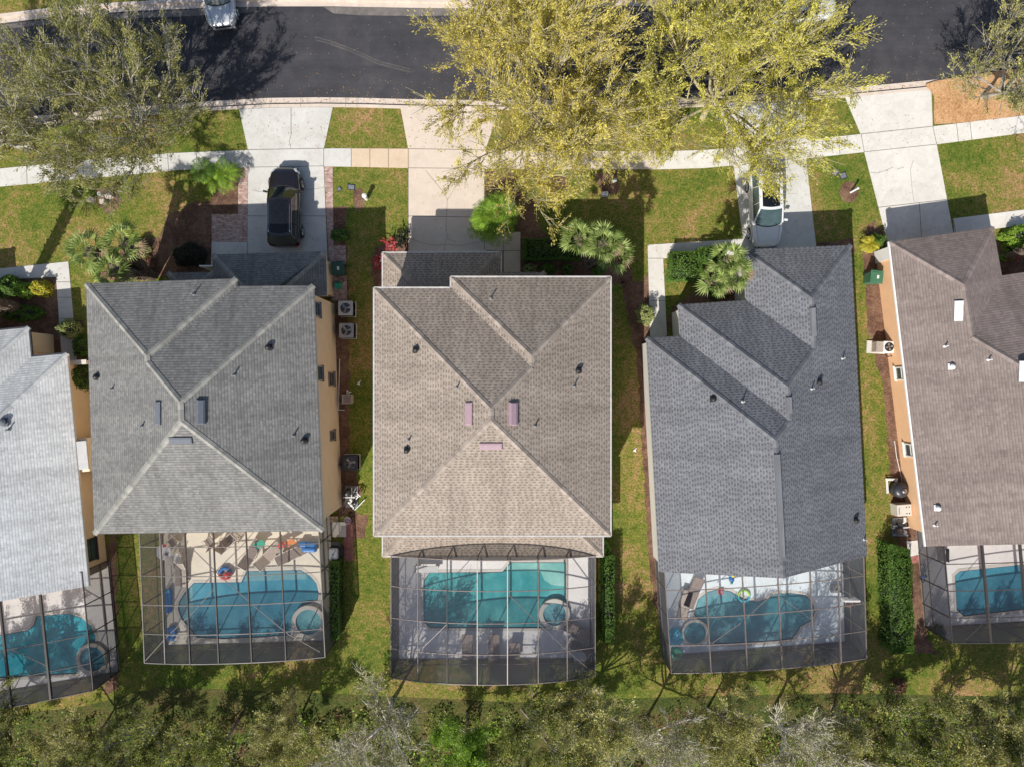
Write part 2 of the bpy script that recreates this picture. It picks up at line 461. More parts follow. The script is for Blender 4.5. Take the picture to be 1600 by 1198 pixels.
M['st_cream'] = mat_simple('stucco_cream', (0.74, 0.62, 0.47), 0.9, var=0.06, scale=1.5, bump=0.2)
M['st_gold'] = mat_simple('stucco_gold', (0.78, 0.58, 0.38), 0.9, var=0.06, scale=1.5, bump=0.2)
M['st_orange'] = mat_simple('stucco_orange', (0.80, 0.50, 0.29), 0.9, var=0.06, scale=1.5, bump=0.2)
M['st_white'] = mat_simple('stucco_white', (0.72, 0.70, 0.66), 0.9, var=0.05, scale=1.5, bump=0.2)
M['white'] = mat_simple('white_paint', (0.78, 0.77, 0.75), 0.5, var=0.06)
M['offwhite'] = mat_simple('off_white', (0.62, 0.58, 0.52), 0.5, var=0.08)
M['pvc'] = mat_simple('white_pipe', (0.75, 0.75, 0.73), 0.35, var=0.05)
M['black'] = mat_simple('black', (0.02, 0.02, 0.022), 0.5, var=0.3)
M['rubber'] = mat_simple('rubber', (0.025, 0.025, 0.025), 0.8, var=0.3)
M['darkmetal'] = mat_simple('dark_metal', (0.06, 0.06, 0.07), 0.4, 0.4)
M['bronze'] = mat_simple('bronze_frame', (0.07, 0.06, 0.055), 0.38, 0.2, var=0.2)
M['bronze_lit'] = mat_simple('bronze_frame_lit', (0.18, 0.165, 0.155), 0.4, 0.1, var=0.4, scale=0.6)  # same bronze frame, sun highlights put into a paler colour
M['guttermetal'] = mat_simple('gutter_metal', (0.50, 0.475, 0.45), 0.6, var=0.22, scale=2.5)
M['ivory'] = mat_simple('ivory_frame', (0.50, 0.46, 0.38), 0.4, 0.0, var=0.1)
M['brown_f'] = mat_simple('brown_frame', (0.19, 0.155, 0.14), 0.4, 0.1, var=0.3)
M['steel'] = mat_simple('steel', (0.45, 0.46, 0.47), 0.35, 0.7)
M['lightgrey'] = mat_simple('light_grey', (0.50, 0.50, 0.49), 0.5, var=0.1)
M['midgrey'] = mat_simple('mid_grey', (0.22, 0.23, 0.24), 0.5, var=0.15)
M['beigebox'] = mat_simple('beige_box', (0.52, 0.46, 0.40), 0.5, var=0.08)
M['glass'] = mat_glass('window_glass')
M['carglass'] = mat_glass('car_glass', (0.012, 0.022, 0.024))
M['carglass_b'] = mat_glass('car_glass_blue', (0.05, 0.085, 0.095))
M['p_black'] = mat_simple('paint_black', (0.012, 0.009, 0.010), 0.18, 0.0, 0.2, coat=1.0)
M['roofglass'] = mat_simple('roof_glass', (0.008, 0.010, 0.014), 0.25, 0.0, 0.3, spec=0.35)
M['p_white'] = mat_simple('paint_white', (0.70, 0.71, 0.73), 0.22, 0.0, 0.04, coat=1.0)
M['p_silver'] = mat_simple('paint_silver', (0.55, 0.58, 0.61), 0.25, 0.3, 0.04, coat=1.0)
M['chrome'] = mat_simple('chrome', (0.6, 0.6, 0.6), 0.15, 0.95, 0.05)
M['lamp'] = mat_simple('headlamp', (0.62, 0.64, 0.66), 0.1, 0.2, 0.1, coat=1.0)
M['redlamp'] = mat_simple('tail_lamp', (0.30, 0.02, 0.02), 0.15, 0.0, 0.1, coat=1.0)
M['mauve'] = mat_simple('mauve_metal', (0.34, 0.235, 0.27), 0.7, 0.0, var=0.08)
M['slate'] = mat_simple('slate_metal', (0.12, 0.135, 0.16), 0.75, 0.0, var=0.1)
M['green_bin'] = mat_simple('green_bin', (0.025, 0.085, 0.055), 0.45, var=0.15)
M['green_bin2'] = mat_simple('green_bin_faded', (0.06, 0.17, 0.10), 0.45, var=0.15)
M['teal'] = mat_simple('teal_plastic', (0.03, 0.33, 0.22), 0.4, var=0.15)
M['blue'] = mat_simple('blue_vinyl', (0.02, 0.16, 0.45), 0.35, var=0.15)
M['cyan'] = mat_simple('cyan_vinyl', (0.03, 0.42, 0.58), 0.35, var=0.2)
M['red'] = mat_simple('red_vinyl', (0.62, 0.06, 0.06), 0.35, var=0.1)
M['yellow'] = mat_simple('yellow_vinyl', (0.75, 0.55, 0.06), 0.35, var=0.1)
M['lime'] = mat_simple('lime_vinyl', (0.38, 0.65, 0.08), 0.35, var=0.1)
M['orange'] = mat_simple('orange_cloth', (0.62, 0.20, 0.06), 0.6, var=0.1)
M['sling'] = mat_simple('taupe_sling', (0.23, 0.185, 0.165), 0.8, var=0.15)
M['sling_l'] = mat_simple('light_sling', (0.38, 0.32, 0.27), 0.8, var=0.12)
M['wood'] = mat_simple('wood', (0.32, 0.22, 0.13), 0.8, var=0.2, bump=0.2)
M['bark'] = mat_simple('bark', (0.36, 0.33, 0.29), 0.9, var=0.3, scale=4, bump=0.4)
M['bark_w'] = mat_simple('bark_white', (0.58, 0.53, 0.46), 0.9, var=0.25, scale=4, bump=0.4)
M['bark_y'] = mat_simple('bark_olive', (0.42, 0.37, 0.24), 0.9, var=0.25, scale=4, bump=0.4)
M['boots'] = mat_simple('palm_boots', (0.16, 0.12, 0.095), 0.95, var=0.6, scale=7, bump=0.8)
M['lf_yellow'] = mat_leaf('leaf_yellow', [(0.38, 0.33, 0.04), (0.57, 0.49, 0.085), (0.72, 0.62, 0.13), (0.74, 0.63, 0.22), (0.46, 0.43, 0.065)], trans=0.38)
M['lf_lime'] = mat_leaf('leaf_lime', [(0.38, 0.36, 0.04), (0.56, 0.53, 0.075), (0.72, 0.67, 0.12), (0.74, 0.67, 0.22), (0.46, 0.47, 0.065)], trans=0.38)
M['lf_olive'] = mat_leaf('leaf_olive', [(0.11, 0.14, 0.025), (0.24, 0.245, 0.055), (0.36, 0.34, 0.10), (0.42, 0.38, 0.17), (0.17, 0.21, 0.04)], trans=0.35)
M['lf_dusty'] = mat_leaf('leaf_dusty', [(0.09, 0.12, 0.02), (0.31, 0.31, 0.07), (0.54, 0.50, 0.16), (0.60, 0.55, 0.24), (0.17, 0.21, 0.035)])
M['lf_wood'] = mat_leaf('leaf_wood', [(0.03, 0.055, 0.010), (0.11, 0.15, 0.022), (0.25, 0.28, 0.045), (0.46, 0.44, 0.11), (0.08, 0.14, 0.015)])
M['lf_grey'] = mat_leaf('leaf_grey', [(0.12, 0.15, 0.04), (0.33, 0.32, 0.12), (0.50, 0.47, 0.23), (0.2, 0.23, 0.06)])
M['lf_green'] = mat_leaf('leaf_green', [(0.035, 0.085, 0.012), (0.07, 0.15, 0.02), (0.12, 0.22, 0.03), (0.16, 0.26, 0.045)])
M['lf_bright'] = mat_leaf('leaf_bright', [(0.10, 0.20, 0.02), (0.22, 0.38, 0.03), (0.34, 0.5, 0.06), (0.16, 0.28, 0.03)])
M['lf_pale'] = mat_leaf('leaf_pale', [(0.20, 0.26, 0.07), (0.34, 0.38, 0.13), (0.46, 0.48, 0.2)])
M['lf_gold'] = mat_leaf('leaf_gold', [(0.30, 0.32, 0.03), (0.52, 0.48, 0.05), (0.62, 0.5, 0.05)])
M['lf_palm'] = mat_leaf('leaf_palm', [(0.13, 0.20, 0.04), (0.25, 0.33, 0.08), (0.42, 0.47, 0.18)])
M['lf_red'] = mat_leaf('leaf_red', [(0.25, 0.02, 0.03), (0.5, 0.06, 0.07), (0.62, 0.2, 0.18)])
M['lf_rust'] = mat_leaf('leaf_rust', [(0.14, 0.07, 0.05), (0.24, 0.11, 0.06), (0.3, 0.16, 0.1), (0.14, 0.10, 0.05)])
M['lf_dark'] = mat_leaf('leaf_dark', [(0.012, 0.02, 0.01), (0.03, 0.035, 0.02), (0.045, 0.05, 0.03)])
M['screen'] = mat_screen('screen', (0.05, 0.05, 0.055), 0.11)
M['screen_m'] = mat_screen('screen_hazy', (0.12, 0.115, 0.14), 0.09)
M['screen_w'] = mat_screen('screen_wall', (0.075, 0.078, 0.095), 0.40)
M['screen_d'] = mat_screen('screen_dark', (0.04, 0.04, 0.045), 0.13)
M['w_blue'] = mat_water('water_blue', (0.03, 0.17, 0.26), (0.10, 0.34, 0.43))
M['w_teal'] = mat_water('water_teal', (0.015, 0.21, 0.235), (0.12, 0.45, 0.44))
M['w_pale'] = mat_water('water_pale', (0.05, 0.22, 0.27), (0.20, 0.44, 0.47))
M['w_deep'] = mat_water('water_deep', (0.015, 0.24, 0.33), (0.10, 0.56, 0.64))
M['tile'] = mat_simple('tile_band', (0.05, 0.10, 0.16), 0.2, var=0.3, scale=8)
M['w_shelf'] = mat_water('water_shelf', (0.10, 0.24, 0.29), (0.20, 0.38, 0.42))
M['w_shelf_t'] = mat_water('water_shelf_teal', (0.14, 0.40, 0.38), (0.34, 0.62, 0.56))
M['dryleaf'] = mat_leaf('dry_leaf', [(0.22, 0.11, 0.05), (0.40, 0.22, 0.10), (0.5, 0.34, 0.18)])
# ------------------------------------------------------------------ the setting: ground, road, pavements
def gpts(pts, z=0.0):
    return [tuple(W(x, y, z)[:2]) for x, y in pts]

def sheet(name, pts, z, mat, z0=None, world_pts=False, holes=None):
    p = pts if world_pts else gpts(pts, 0)
    mb = MB(); mb.prism(p, z if z0 is None else z0, z, holes=holes)
    return tag(mb.build(name, mat), kind='structure')

ROAD_S = [(-1400, 330), (-900, 270), (-400, 222), (0, 186), (90, 178), (175, 170), (260, 163), (345, 157), (420, 153), (500, 152), (570, 153), (640, 155), (720, 156), (800, 157), (900, 157), (1000, 156), (1100, 152), (1200, 147), (1330, 137), (1447, 126), (1600, 108), (1800, 82), (2100, 36), (2600, -60), (3200, -200)]
ROAD_N = [(-1400, 130), (-900, 95), (-400, 62), (0, 35), (100, 23), (200, 16), (300, 12), (420, 8.5), (520, 8.5), (650, 11), (800, 13), (1000, 8), (1200, -2), (1330, -12), (1600, -40), (1800, -66), (2100, -112), (2600, -208), (3200, -350)]

def shift(line, d):
    "move a px polyline d px across its run (positive = down the plan, south)"
    out = []
    for i in range(len(line)):
        a = Vector(line[max(0, i - 1)]); b = Vector(line[min(len(line) - 1, i + 1)])
        t = (b - a).normalized(); n = Vector((-t.y, t.x))
        out.append((line[i][0] + n.x * d, line[i][1] + n.y * d))
    return out

def strip(line, d0, d1):
    return shift(line, d0) + list(reversed(shift(line, d1)))

sheet('ground', [(-9000, -9000), (9000, -9000), (9000, 9000), (-9000, 9000)], -0.13, M['lawn'])
sheet('road', ROAD_N + list(reversed(ROAD_S)), -0.10, M['asphalt'])
sheet('worn_asphalt', [(505, 10), (560, 10), (640, 12), (800, 14), (1000, 9), (1000, 16), (800, 23), (640, 24), (560, 23), (520, 20)], -0.096, M['wornroad'])
sheet('worn_asphalt', [(0, 38), (100, 26), (200, 19), (300, 14), (400, 10), (400, 18), (300, 24), (200, 28), (100, 34), (0, 45)], -0.096, M['wornroad'])
sheet('gutter', strip(ROAD_S, -0.5, 9), -0.085, M['con_curb'], z0=-0.12)
sheet('gutter', strip(ROAD_S, 8.6, 10.8), -0.075, M['gutterdirt'], z0=-0.12)
sheet('kerb', strip(ROAD_S, 10.6, 15.5), 0.035, M['con_curb'], z0=-0.12)
sheet('gutter', strip(ROAD_N, -8, 0.5), -0.085, M['con_curb'], z0=-0.12)
sheet('kerb', strip(ROAD_N, -12.5, -7.8), 0.035, M['con_curb'], z0=-0.12)
# tyre scuffs on the asphalt
mb = MB()
for k, off in enumerate((0, 2.2, 4.6, 6.4)):
    pl = [(492, 57), (515, 63), (540, 72), (566, 83), (590, 94), (612, 100), (640, 107)]
    pl = [(x - off * 0.3 + k, y + off) for x, y in pl][k % 2:]
    for a, b in zip(pl[:-1], pl[1:]):
        A, B_ = W(*a), W(*b); d = (B_ - A).normalized(); n = Vector((-d.y, d.x, 0)) * (0.007 + 0.007 * ((k + 1) % 2))
        mb.poly([(A - n)[:2] + (-0.094,), (A + n)[:2] + (-0.094,), (B_ + n)[:2] + (-0.094,), (B_ - n)[:2] + (-0.094,)])
tag(mb.build('tyre_scuffs', M['wornroad']), kind='structure')

LAWN_N = shift(ROAD_S, 15.4)
cage_ground = {}
sheet('lawn', LAWN_N + [(9000, 0), (9000, 1076), (3000, 1076), (1600, 1088), (1300, 1082), (1000, 1090), (800, 1096), (500, 1082), (250, 1072), (120, 1105), (-200, 1135), (-3000, 1160), (-9000, 1160), (-9000, 330)], 0.0, M['lawn'])
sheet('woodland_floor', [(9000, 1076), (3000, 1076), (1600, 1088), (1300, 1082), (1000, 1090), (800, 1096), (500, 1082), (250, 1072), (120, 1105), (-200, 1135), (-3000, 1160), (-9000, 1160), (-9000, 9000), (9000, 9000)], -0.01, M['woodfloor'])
sheet('lawn', shift(ROAD_N, -12.3) + [(3200, -9000), (-1400, -9000)], 0.0, M['lawn'])

SW_T = [(-900, 345), (-400, 300), (0, 264), (150, 249), (265, 240), (388, 235)]
SW_B = [(-900, 373), (-400, 328), (0, 292), (130, 280), (280, 266), (388, 262)]
sheet('pavement', SW_T + [(520, 232.5), (549, 232.5), (549, 261), (520, 260.5)] + SW_B[::-1], 0.032, M['con_grey'], z0=0)
sheet('pavement', [(549, 232.5), (640, 233), (640, 263), (549, 261)], 0.032, M['con_tan'], z0=0)
sheet('pavement', [(640, 233), (757, 235), (950, 237), (1030, 237), (1030, 265), (960, 265), (757, 264), (640, 263)], 0.032, M['con_warm'], z0=0)
sheet('pavement', [(1030, 237), (1100, 235), (1180, 229), (1290, 216), (1345, 210), (1457, 198), (1600, 181), (1900, 140), (2600, 20), (2600, 50), (1900, 167), (1600, 208), (1463, 226), (1350, 238), (1260, 248), (1180, 256), (1100, 263), (1030, 265)], 0.032, M['con_white'], z0=0)
# the four driveways
sheet('driveway', [(374, 171.5), (421, 169), (500, 168), (520, 168.5), (506, 233.5), (388, 236)], 0.028, M['con_grey'], z0=0)
sheet('driveway', [(388, 261), (506, 259), (512, 412), (330, 425), (331, 378), (387, 379)], 0.028, M['con_grey'], z0=0)
sheet('driveway', [(626, 170), (780, 172), (758, 236), (638, 234)], 0.028, M['con_warm'], z0=0)
sheet('driveway', [(638, 261.5), (757, 263.5), (757, 363), (813, 363), (813, 440), (787, 440), (787, 392), (760, 391), (760, 412), (638, 412)], 0.028, M['con_warm'], z0=0)
sheet('driveway', [(1124, 167), (1258, 157), (1262, 220), (1144, 233)], 0.028, M['con_grey'], z0=0)
sheet('driveway', [(1146, 258), (1259, 247.5), (1277, 402), (1165, 408)], 0.028, M['con_grey'], z0=0)
sheet('driveway', [(1320, 152), (1449, 138), (1455, 145), (1457, 199), (1345, 211)], 0.028, M['con_white'], z0=0)
sheet('driveway', [(1350, 237), (1463, 225), (1492, 380), (1392, 400)], 0.028, M['con_white'], z0=0)
sheet('driveway', [(230, -90), (500, -90), (500, -4.5), (420, -4.8), (300, -1), (232, 2)], 0.028, M['con_grey'], z0=0)
sheet('driveway', [(500, -90), (720, -90), (720, 0), (650, -2.2), (500, -4.5)], 0.028, M['con_tan'], z0=0)
# front paths
sheet('path', [(-300, 444), (0, 420), (107, 409), (110, 440), (120, 560), (135, 640), (112, 640), (97, 560), (88, 433), (0, 437), (-300, 461)], 0.03, M['con_grey'], z0=0)
sheet('path', [(1012, 383), (1170, 373), (1165, 398), (1036, 404), (1042, 524), (1024, 540), (1016, 540)], 0.03, M['con_white'], z0=0)
sheet('path', [(1489, 342), (1600, 328), (1900, 290), (1900, 316), (1600, 352), (1491, 366)], 0.03, M['con_white'], z0=0)
# paver bands
sheet('paver_band', [(373, 262.5), (387.6, 262), (386.6, 378.6), (331, 377.6), (331, 335), (372, 335)], 0.026, M['pavers'], z0=0)
sheet('paver_band', [(506.6, 259.6), (520, 260), (521, 384), (540, 384), (543, 470), (518, 470), (514, 412)], 0.026, M['pavers'], z0=0)
sheet('paver_band', [(536, 816), (551, 816), (552, 875), (538, 876)], 0.026, M['pavers_red'], z0=0)
sheet('paver_band', [(1421, 868), (1440, 864), (1442, 876), (1424, 880)], 0.026, M['pavers_red'], z0=0)
sheet('slab', [(516, 815), (541, 815), (541, 838), (516, 838)], 0.05, M['deck'], z0=0)
sheet('slab', [(1415, 845), (1436, 843), (1441, 864), (1420, 869)], 0.05, M['con_white'], z0=0)
# planting beds
BEDS = [
    [(332, 265), (372, 262.8), (372, 334.6), (345, 335), (330, 335), (331, 400), (334, 424), (150, 440), (190, 392), (212, 375), (250, 372), (262, 338), (300, 318), (331, 315)],
    [(150, 298), (164, 292), (180, 298), (190, 312), (182, 328), (165, 333), (152, 322)],
    [(0, 437.5), (88, 433.5), (97, 560), (0, 560)],
    [(94, 500), (130, 500), (140, 600), (100, 580)],
    [(520.5, 325), (544, 322), (540, 350), (543, 385), (544, 480), (546, 560), (547, 720), (566, 770), (551, 800), (525, 812), (525, 470), (521, 384)],
    [(586, 385), (637.6, 372), (637.6, 395), (600, 398), (600, 440), (588, 450), (578, 430)],
    [(757.5, 266), (800, 268), (812, 290), (835, 320), (845, 360), (880, 380), (950, 388), (985, 420), (990, 440), (930, 450), (813.5, 444), (813.5, 362.6), (757.5, 362.6)],
    [(928, 272), (965, 268), (968, 300), (940, 306)],
    [(970, 440), (1003, 440), (1016, 420), (1016, 540), (1024, 610), (1034, 760), (1050, 890), (1052, 1000), (1036, 1010), (1015, 900), (1003, 700), (995, 560)],
    [(1120, 397), (1165, 400), (1165, 480), (1060, 486), (1042.4, 520), (1041, 506), (1050, 480), (1075, 464), (1105, 444), (1130, 425)],
    [(1277, 380), (1332, 372), (1336, 395), (1278, 402)],
    [(1320, 285), (1335, 285), (1342, 302), (1334, 316), (1316, 314), (1312, 298)],
    [(1346, 380), (1355, 352), (1368, 344), (1392, 392), (1396, 470), (1418, 600), (1440, 760), (1432, 860), (1402, 860), (1392, 760), (1380, 600), (1355, 520), (1352, 430)],
    [(1422, 880), (1442, 876), (1450, 1000), (1470, 1020), (1430, 1020), (1424, 950)],
    [(1555, 370), (1600, 353), (1750, 335), (1750, 440), (1560, 440)],
    [(170, 835), (182, 835), (184, 1075), (165, 1085), (160, 1040)],
    [(545, 800), (575, 805), (570, 840), (552, 842)],
]
def ragged(pts, step=7.0, amp=2.6):
    out = []
    for a, b in zip(pts, pts[1:] + pts[:1]):
        L = math.hypot(b[0] - a[0], b[1] - a[1]); n = max(1, int(L / step)); nx, ny = -(b[1] - a[1]) / L, (b[0] - a[0]) / L
        for k in range(n):
            t = k / n; o = R.gauss(0, amp * 0.5) if k else 0
            out.append((a[0] + (b[0] - a[0]) * t + nx * o, a[1] + (b[1] - a[1]) * t + ny * o))
    return out
for b in BEDS:
    sheet('mulch_bed', ragged(b), 0.012, M['mulch'], z0=-0.005)
sheet('straw_mulch', catmull([(1447, 132), (1500, 121), (1560, 112), (1640, 104), (1700, 120), (1680, 168), (1600, 180), (1530, 189), (1470, 194), (1459, 190), (1459, 150)], 3), 0.05, M['straw'], z0=-0.02)
for b in ([(552, 300), (566, 296), (570, 320), (556, 330)], [(840, 280), (880, 276), (890, 292), (850, 300)]):
    sheet('straw_mulch', catmull(b, 3), 0.01, M['mulch'], z0=-0.01)

# joints and cracks in the concrete
mb = MB()
def line_on(pts, w, z, m=0):
    for a, b in zip(pts[:-1], pts[1:]):
        A, B_ = W(*a), W(*b); d = (B_ - A).normalized(); n = Vector((-d.y, d.x, 0)) * w / 2
        mb.poly([(A.x - n.x, A.y - n.y, z), (A.x + n.x, A.y + n.y, z), (B_.x + n.x, B_.y + n.y, z), (B_.x - n.x, B_.y - n.y, z)], m)
J = [[(388, 262), (506, 260)], [(388, 234.5), (506, 232.5)], [(455, 169), (455, 210)], [(506, 233), (506, 262)], [(388, 235), (388, 262)], [(387, 338), (510, 338)], [(387, 379), (387, 398)],
     [(638, 233), (757, 235)], [(638, 263), (757, 264)], [(638, 233), (638, 395)], [(638, 338), (757, 340)], [(757, 263), (757, 391)], [(787, 365), (787, 392)], [(1350, 238), (1463, 226)], [(1345, 210), (1457, 198)],
     [(1345, 210), (1350, 238)], [(1457, 198), (1463, 226)], [(1369, 325), (1483, 312)], [(1489, 342), (1493, 366)], [(1436, 318), (1440, 380)], [(1400, 240), (1400, 241)],
     [(578, 233), (578, 262)], [(607, 233), (607, 262)], [(549, 232), (549, 261)], [(840, 236), (840, 264)], [(870, 236), (870, 264)], [(900, 236), (900, 264)], [(1310, 214), (1312, 242)], [(1494, 193), (1497, 222)], [(1515, 191), (1518, 219)],
     [(352, 236), (352, 264)], [(307, 239), (308, 266)], [(262, 241), (264, 268)], [(218, 244), (219, 272)], [(174, 247), (176, 277)], [(130, 251), (131, 280)], [(86, 256), (87, 285)], [(42, 260), (43, 289)],
     [(89, 441), (110, 441)], [(92, 465), (113, 465)], [(94, 498), (116, 498)], [(1013, 404), (1036, 404)], [(1017, 470), (1040, 470)], [(787, 392), (813, 392)]]
for j in J: line_on(j, 0.03, 0.0365)
for x in (422, 470, 540, 558, 639, 720, 790, 870, 950):
    line_on([(x, 153.5), (x, 168)], 0.02, 0.0395)
CR = [[(456, 207), (452, 222), (455, 233)], [(395, 297), (405, 300), (420, 299)], [(475, 297), (490, 296), (506, 294)],
      [(665, 267), (680, 285), (692, 300), (699, 312), (698, 330), (697, 352), (699, 372), (695, 384), (694, 411)], [(722, 264), (714, 290), (706, 302), (699, 313)], [(699, 372), (705, 376), (712, 378)],
      [(638, 372), (660, 380), (680, 384), (694, 382), (720, 384), (757, 377)], [(1360, 270), (1372, 271), (1385, 266), (1395, 262)], [(1427, 250), (1422, 265), (1424, 290), (1427, 315)], [(1401, 265), (1412, 262)]]
for c in CR: line_on(c, 0.022, 0.0365, 1)
tag(mb.build('concrete_joints', [M['joint'], M['crack']]), kind='structure')

# ------------------------------------------------------------------ roofs
def plane(p1, p2, h, s):
    p1 = Vector(p1[:2]); p2 = Vector(p2[:2]); d = (p2 - p1).normalized(); n = Vector((-d.y, d.x))
    return dict(a=s * n.x, b=s * n.y, c=h - s * n.dot(p1), o=p1, d=d, n=n, s=s, h=h)

def meet(A, B, C):
    m = np.array([[P['a'], P['b'], -1.0] for P in (A, B, C)]); r = np.array([-P['c'] for P in (A, B, C)])
    return Vector(np.linalg.solve(m, r))

def zat(P, x, y): return P['a'] * x + P['b'] * y + P['c']

def on_plane(P, px, py):
    k = P['a'] * (px - 800) / F + P['b'] * (599 - py) / F
    h = (P['c'] + H * k) / (1 + k)
    return W(px, py, h)

def add_face(mb, P, pts, m=0):
    k = math.sqrt(1 + P['s'] ** 2); uv = []
    for p in pts:
        q = Vector(p[:2]) - P['o']; uv.append((q.dot(P['d']), q.dot(P['n']) * k))
    i = len(mb.v)
    mb.v += [tuple(p) for p in pts]
    mb.uv.append(uv); mb.f.append(tuple(range(i, i + len(pts)))); mb.m.append(m)

def add_cap(mb, p, q, w=0.15, up=0.05, side=-0.028):
    p = Vector(p); q = Vector(q); d = q - p
    n = Vector((-d.y, d.x, 0)).normalized() * w
    L = d.length
    for sg in (1, -1):
        a, b = p + n * sg, q + n * sg
        pts = [(p.x, p.y, p.z + up), (q.x, q.y, q.z + up), (b.x, b.y, b.z + side), (a.x, a.y, a.z + side)]
        uv = [(0, 0.0), (L, 0.0), (L, 0.3), (0, 0.3)]
        if sg > 0: pts.reverse(); uv.reverse()
        i = len(mb.v); mb.v += pts; mb.uv.append(uv); mb.f.append((i, i + 1, i + 2, i + 3)); mb.m.append(0)

def seg_x(p, q, r, s):
    "crossing of 2-D lines pq and rs"
    p, q, r, s = [Vector(a[:2]) for a in (p, q, r, s)]
    d1 = q - p; d2 = s - r
    t = ((r - p).x * d2.y - (r - p).y * d2.x) / (d1.x * d2.y - d1.y * d2.x)
    return p + d1 * t

def stair_roof(house, corners, h, s, gable, sh, cap, fascia, wallmat, ov=0.33, gutter=None, wall=True, th=0.18, capw=0.15, wall_label=None):
    """corners run from the long plane's front corner down the stepped side to its back corner"""
    pts = [Vector((p[0], p[1])) for p in corners]
    n = len(pts); ccw = area2(pts) > 0
    PL = []
    for i in range(n):
        a, b = pts[i], pts[(i + 1) % n]
        PL.append(plane(a, b, h, s) if ccw else plane(b, a, h, s))
    K = PL[n - 1]; S = PL[n - 2]; steps = (n - 2) // 2
    P = [meet(PL[2 * i], PL[2 * i + 1], K) for i in range(steps)]
    PB = [meet(PL[2 * i + 2], PL[2 * i + 1], K) for i in range(steps - 1)]
    X = PL[2 * steps - 1]
    e = [Vector((p.x, p.y, h)) for p in pts]
    if gable:
        q0 = meet(PL[0], X, K) if steps == 1 else P[-1]
        dirv = Vector((K['a'] - X['a'], K['b'] - X['b'])); dirv = Vector((-dirv.y, dirv.x))
        q = seg_x(q0[:2], Vector(q0[:2]) + dirv, pts[n - 2], pts[n - 1])
        Z = Vector((q.x, q.y, zat(K, q.x, q.y)))
    else:
        Z = meet(S, X, K)
    rb = MB()
    for i in range(steps):
        f = [e[2 * i], e[2 * i + 1], P[i]] + ([PB[i - 1]] if i > 0 else [])
        add_face(rb, PL[2 * i], f)
        end = PB[i] if i < steps - 1 else Z
        add_face(rb, PL[2 * i + 1], [e[2 * i + 1], e[2 * i + 2], end, P[i]])
    if not gable: add_face(rb, S, [e[n - 2], e[n - 1], Z])
    kf = [e[n - 1], e[0]]
    for i in range(steps):
        kf.append(P[i])
        if i < steps - 1: kf.append(PB[i])
    kf.append(Z); add_face(rb, K, kf)
    # valleys run where a step meets the next front
    roof = rb.build('roof', sh, house, world=True, fixn=True)
    cb = MB()
    add_cap(cb, e[0], P[0], capw)
    for i in range(steps):
        add_cap(cb, e[2 * i + 1], P[i], capw)
        if i < steps - 1:
            add_cap(cb, P[i], PB[i], capw, 0.04, -0.02); add_cap(cb, PB[i], P[i + 1], capw)
    if (P[-1] - Z).length > 0.05: add_cap(cb, P[-1], Z, capw, 0.04, -0.02)
    if not gable: add_cap(cb, e[n - 2], Z, capw); add_cap(cb, e[n - 1], Z, capw)
    cb.build('ridge_cap', cap, roof.parent, world=True)
    # fascia, soffit
    fb = MB()
    path = e[:n - 1] + ([Z] if gable else []) + [e[n - 1]]
    for a, b in zip(path, path[1:] + path[:1]):
        fb.poly([a, b, b - Vector((0, 0, th)), a - Vector((0, 0, th))])
    fb.build('fascia', fascia, house, world=True)
    sb = MB(); sb.prism([tuple(p) for p in pts], h - th, h - th)
    sb.build('soffit', fascia, house, world=True)
    if gutter:
        gb = MB(); op = offset_poly([tuple(p) for p in pts], 0.05)
        no = len(op) - (2 if gable else 0)
        for i in range(len(op)):
            if gable and i == n - 2: continue
            a, b = op[i], op[(i + 1) % n]
            gb.bar((a[0], a[1], h - 0.05), (b[0], b[1], h - 0.05), 0.085, 0.11)
        gb.build('gutter', gutter, house, world=True)
    if wall:
        wp = offset_poly([tuple(p) for p in pts], -ov)
        wb = MB(); wb.prism(wp, -0.1, h - th - 0.004)
        if gable:
            a, b = Vector(wp[n - 2]), Vector(wp[n - 1]); m = seg_x(a, b, Z[:2], Vector(Z[:2]) + dirv)
            wb.poly([(a.x, a.y, h - th), (b.x, b.y, h - th), (m.x, m.y, Z.z - 0.25)])
        wb.build('wall', wallmat, house, world=True)
    return dict(planes=PL, P=P, PB=PB, Z=Z, K=K, S=S, X=X, pts=pts)

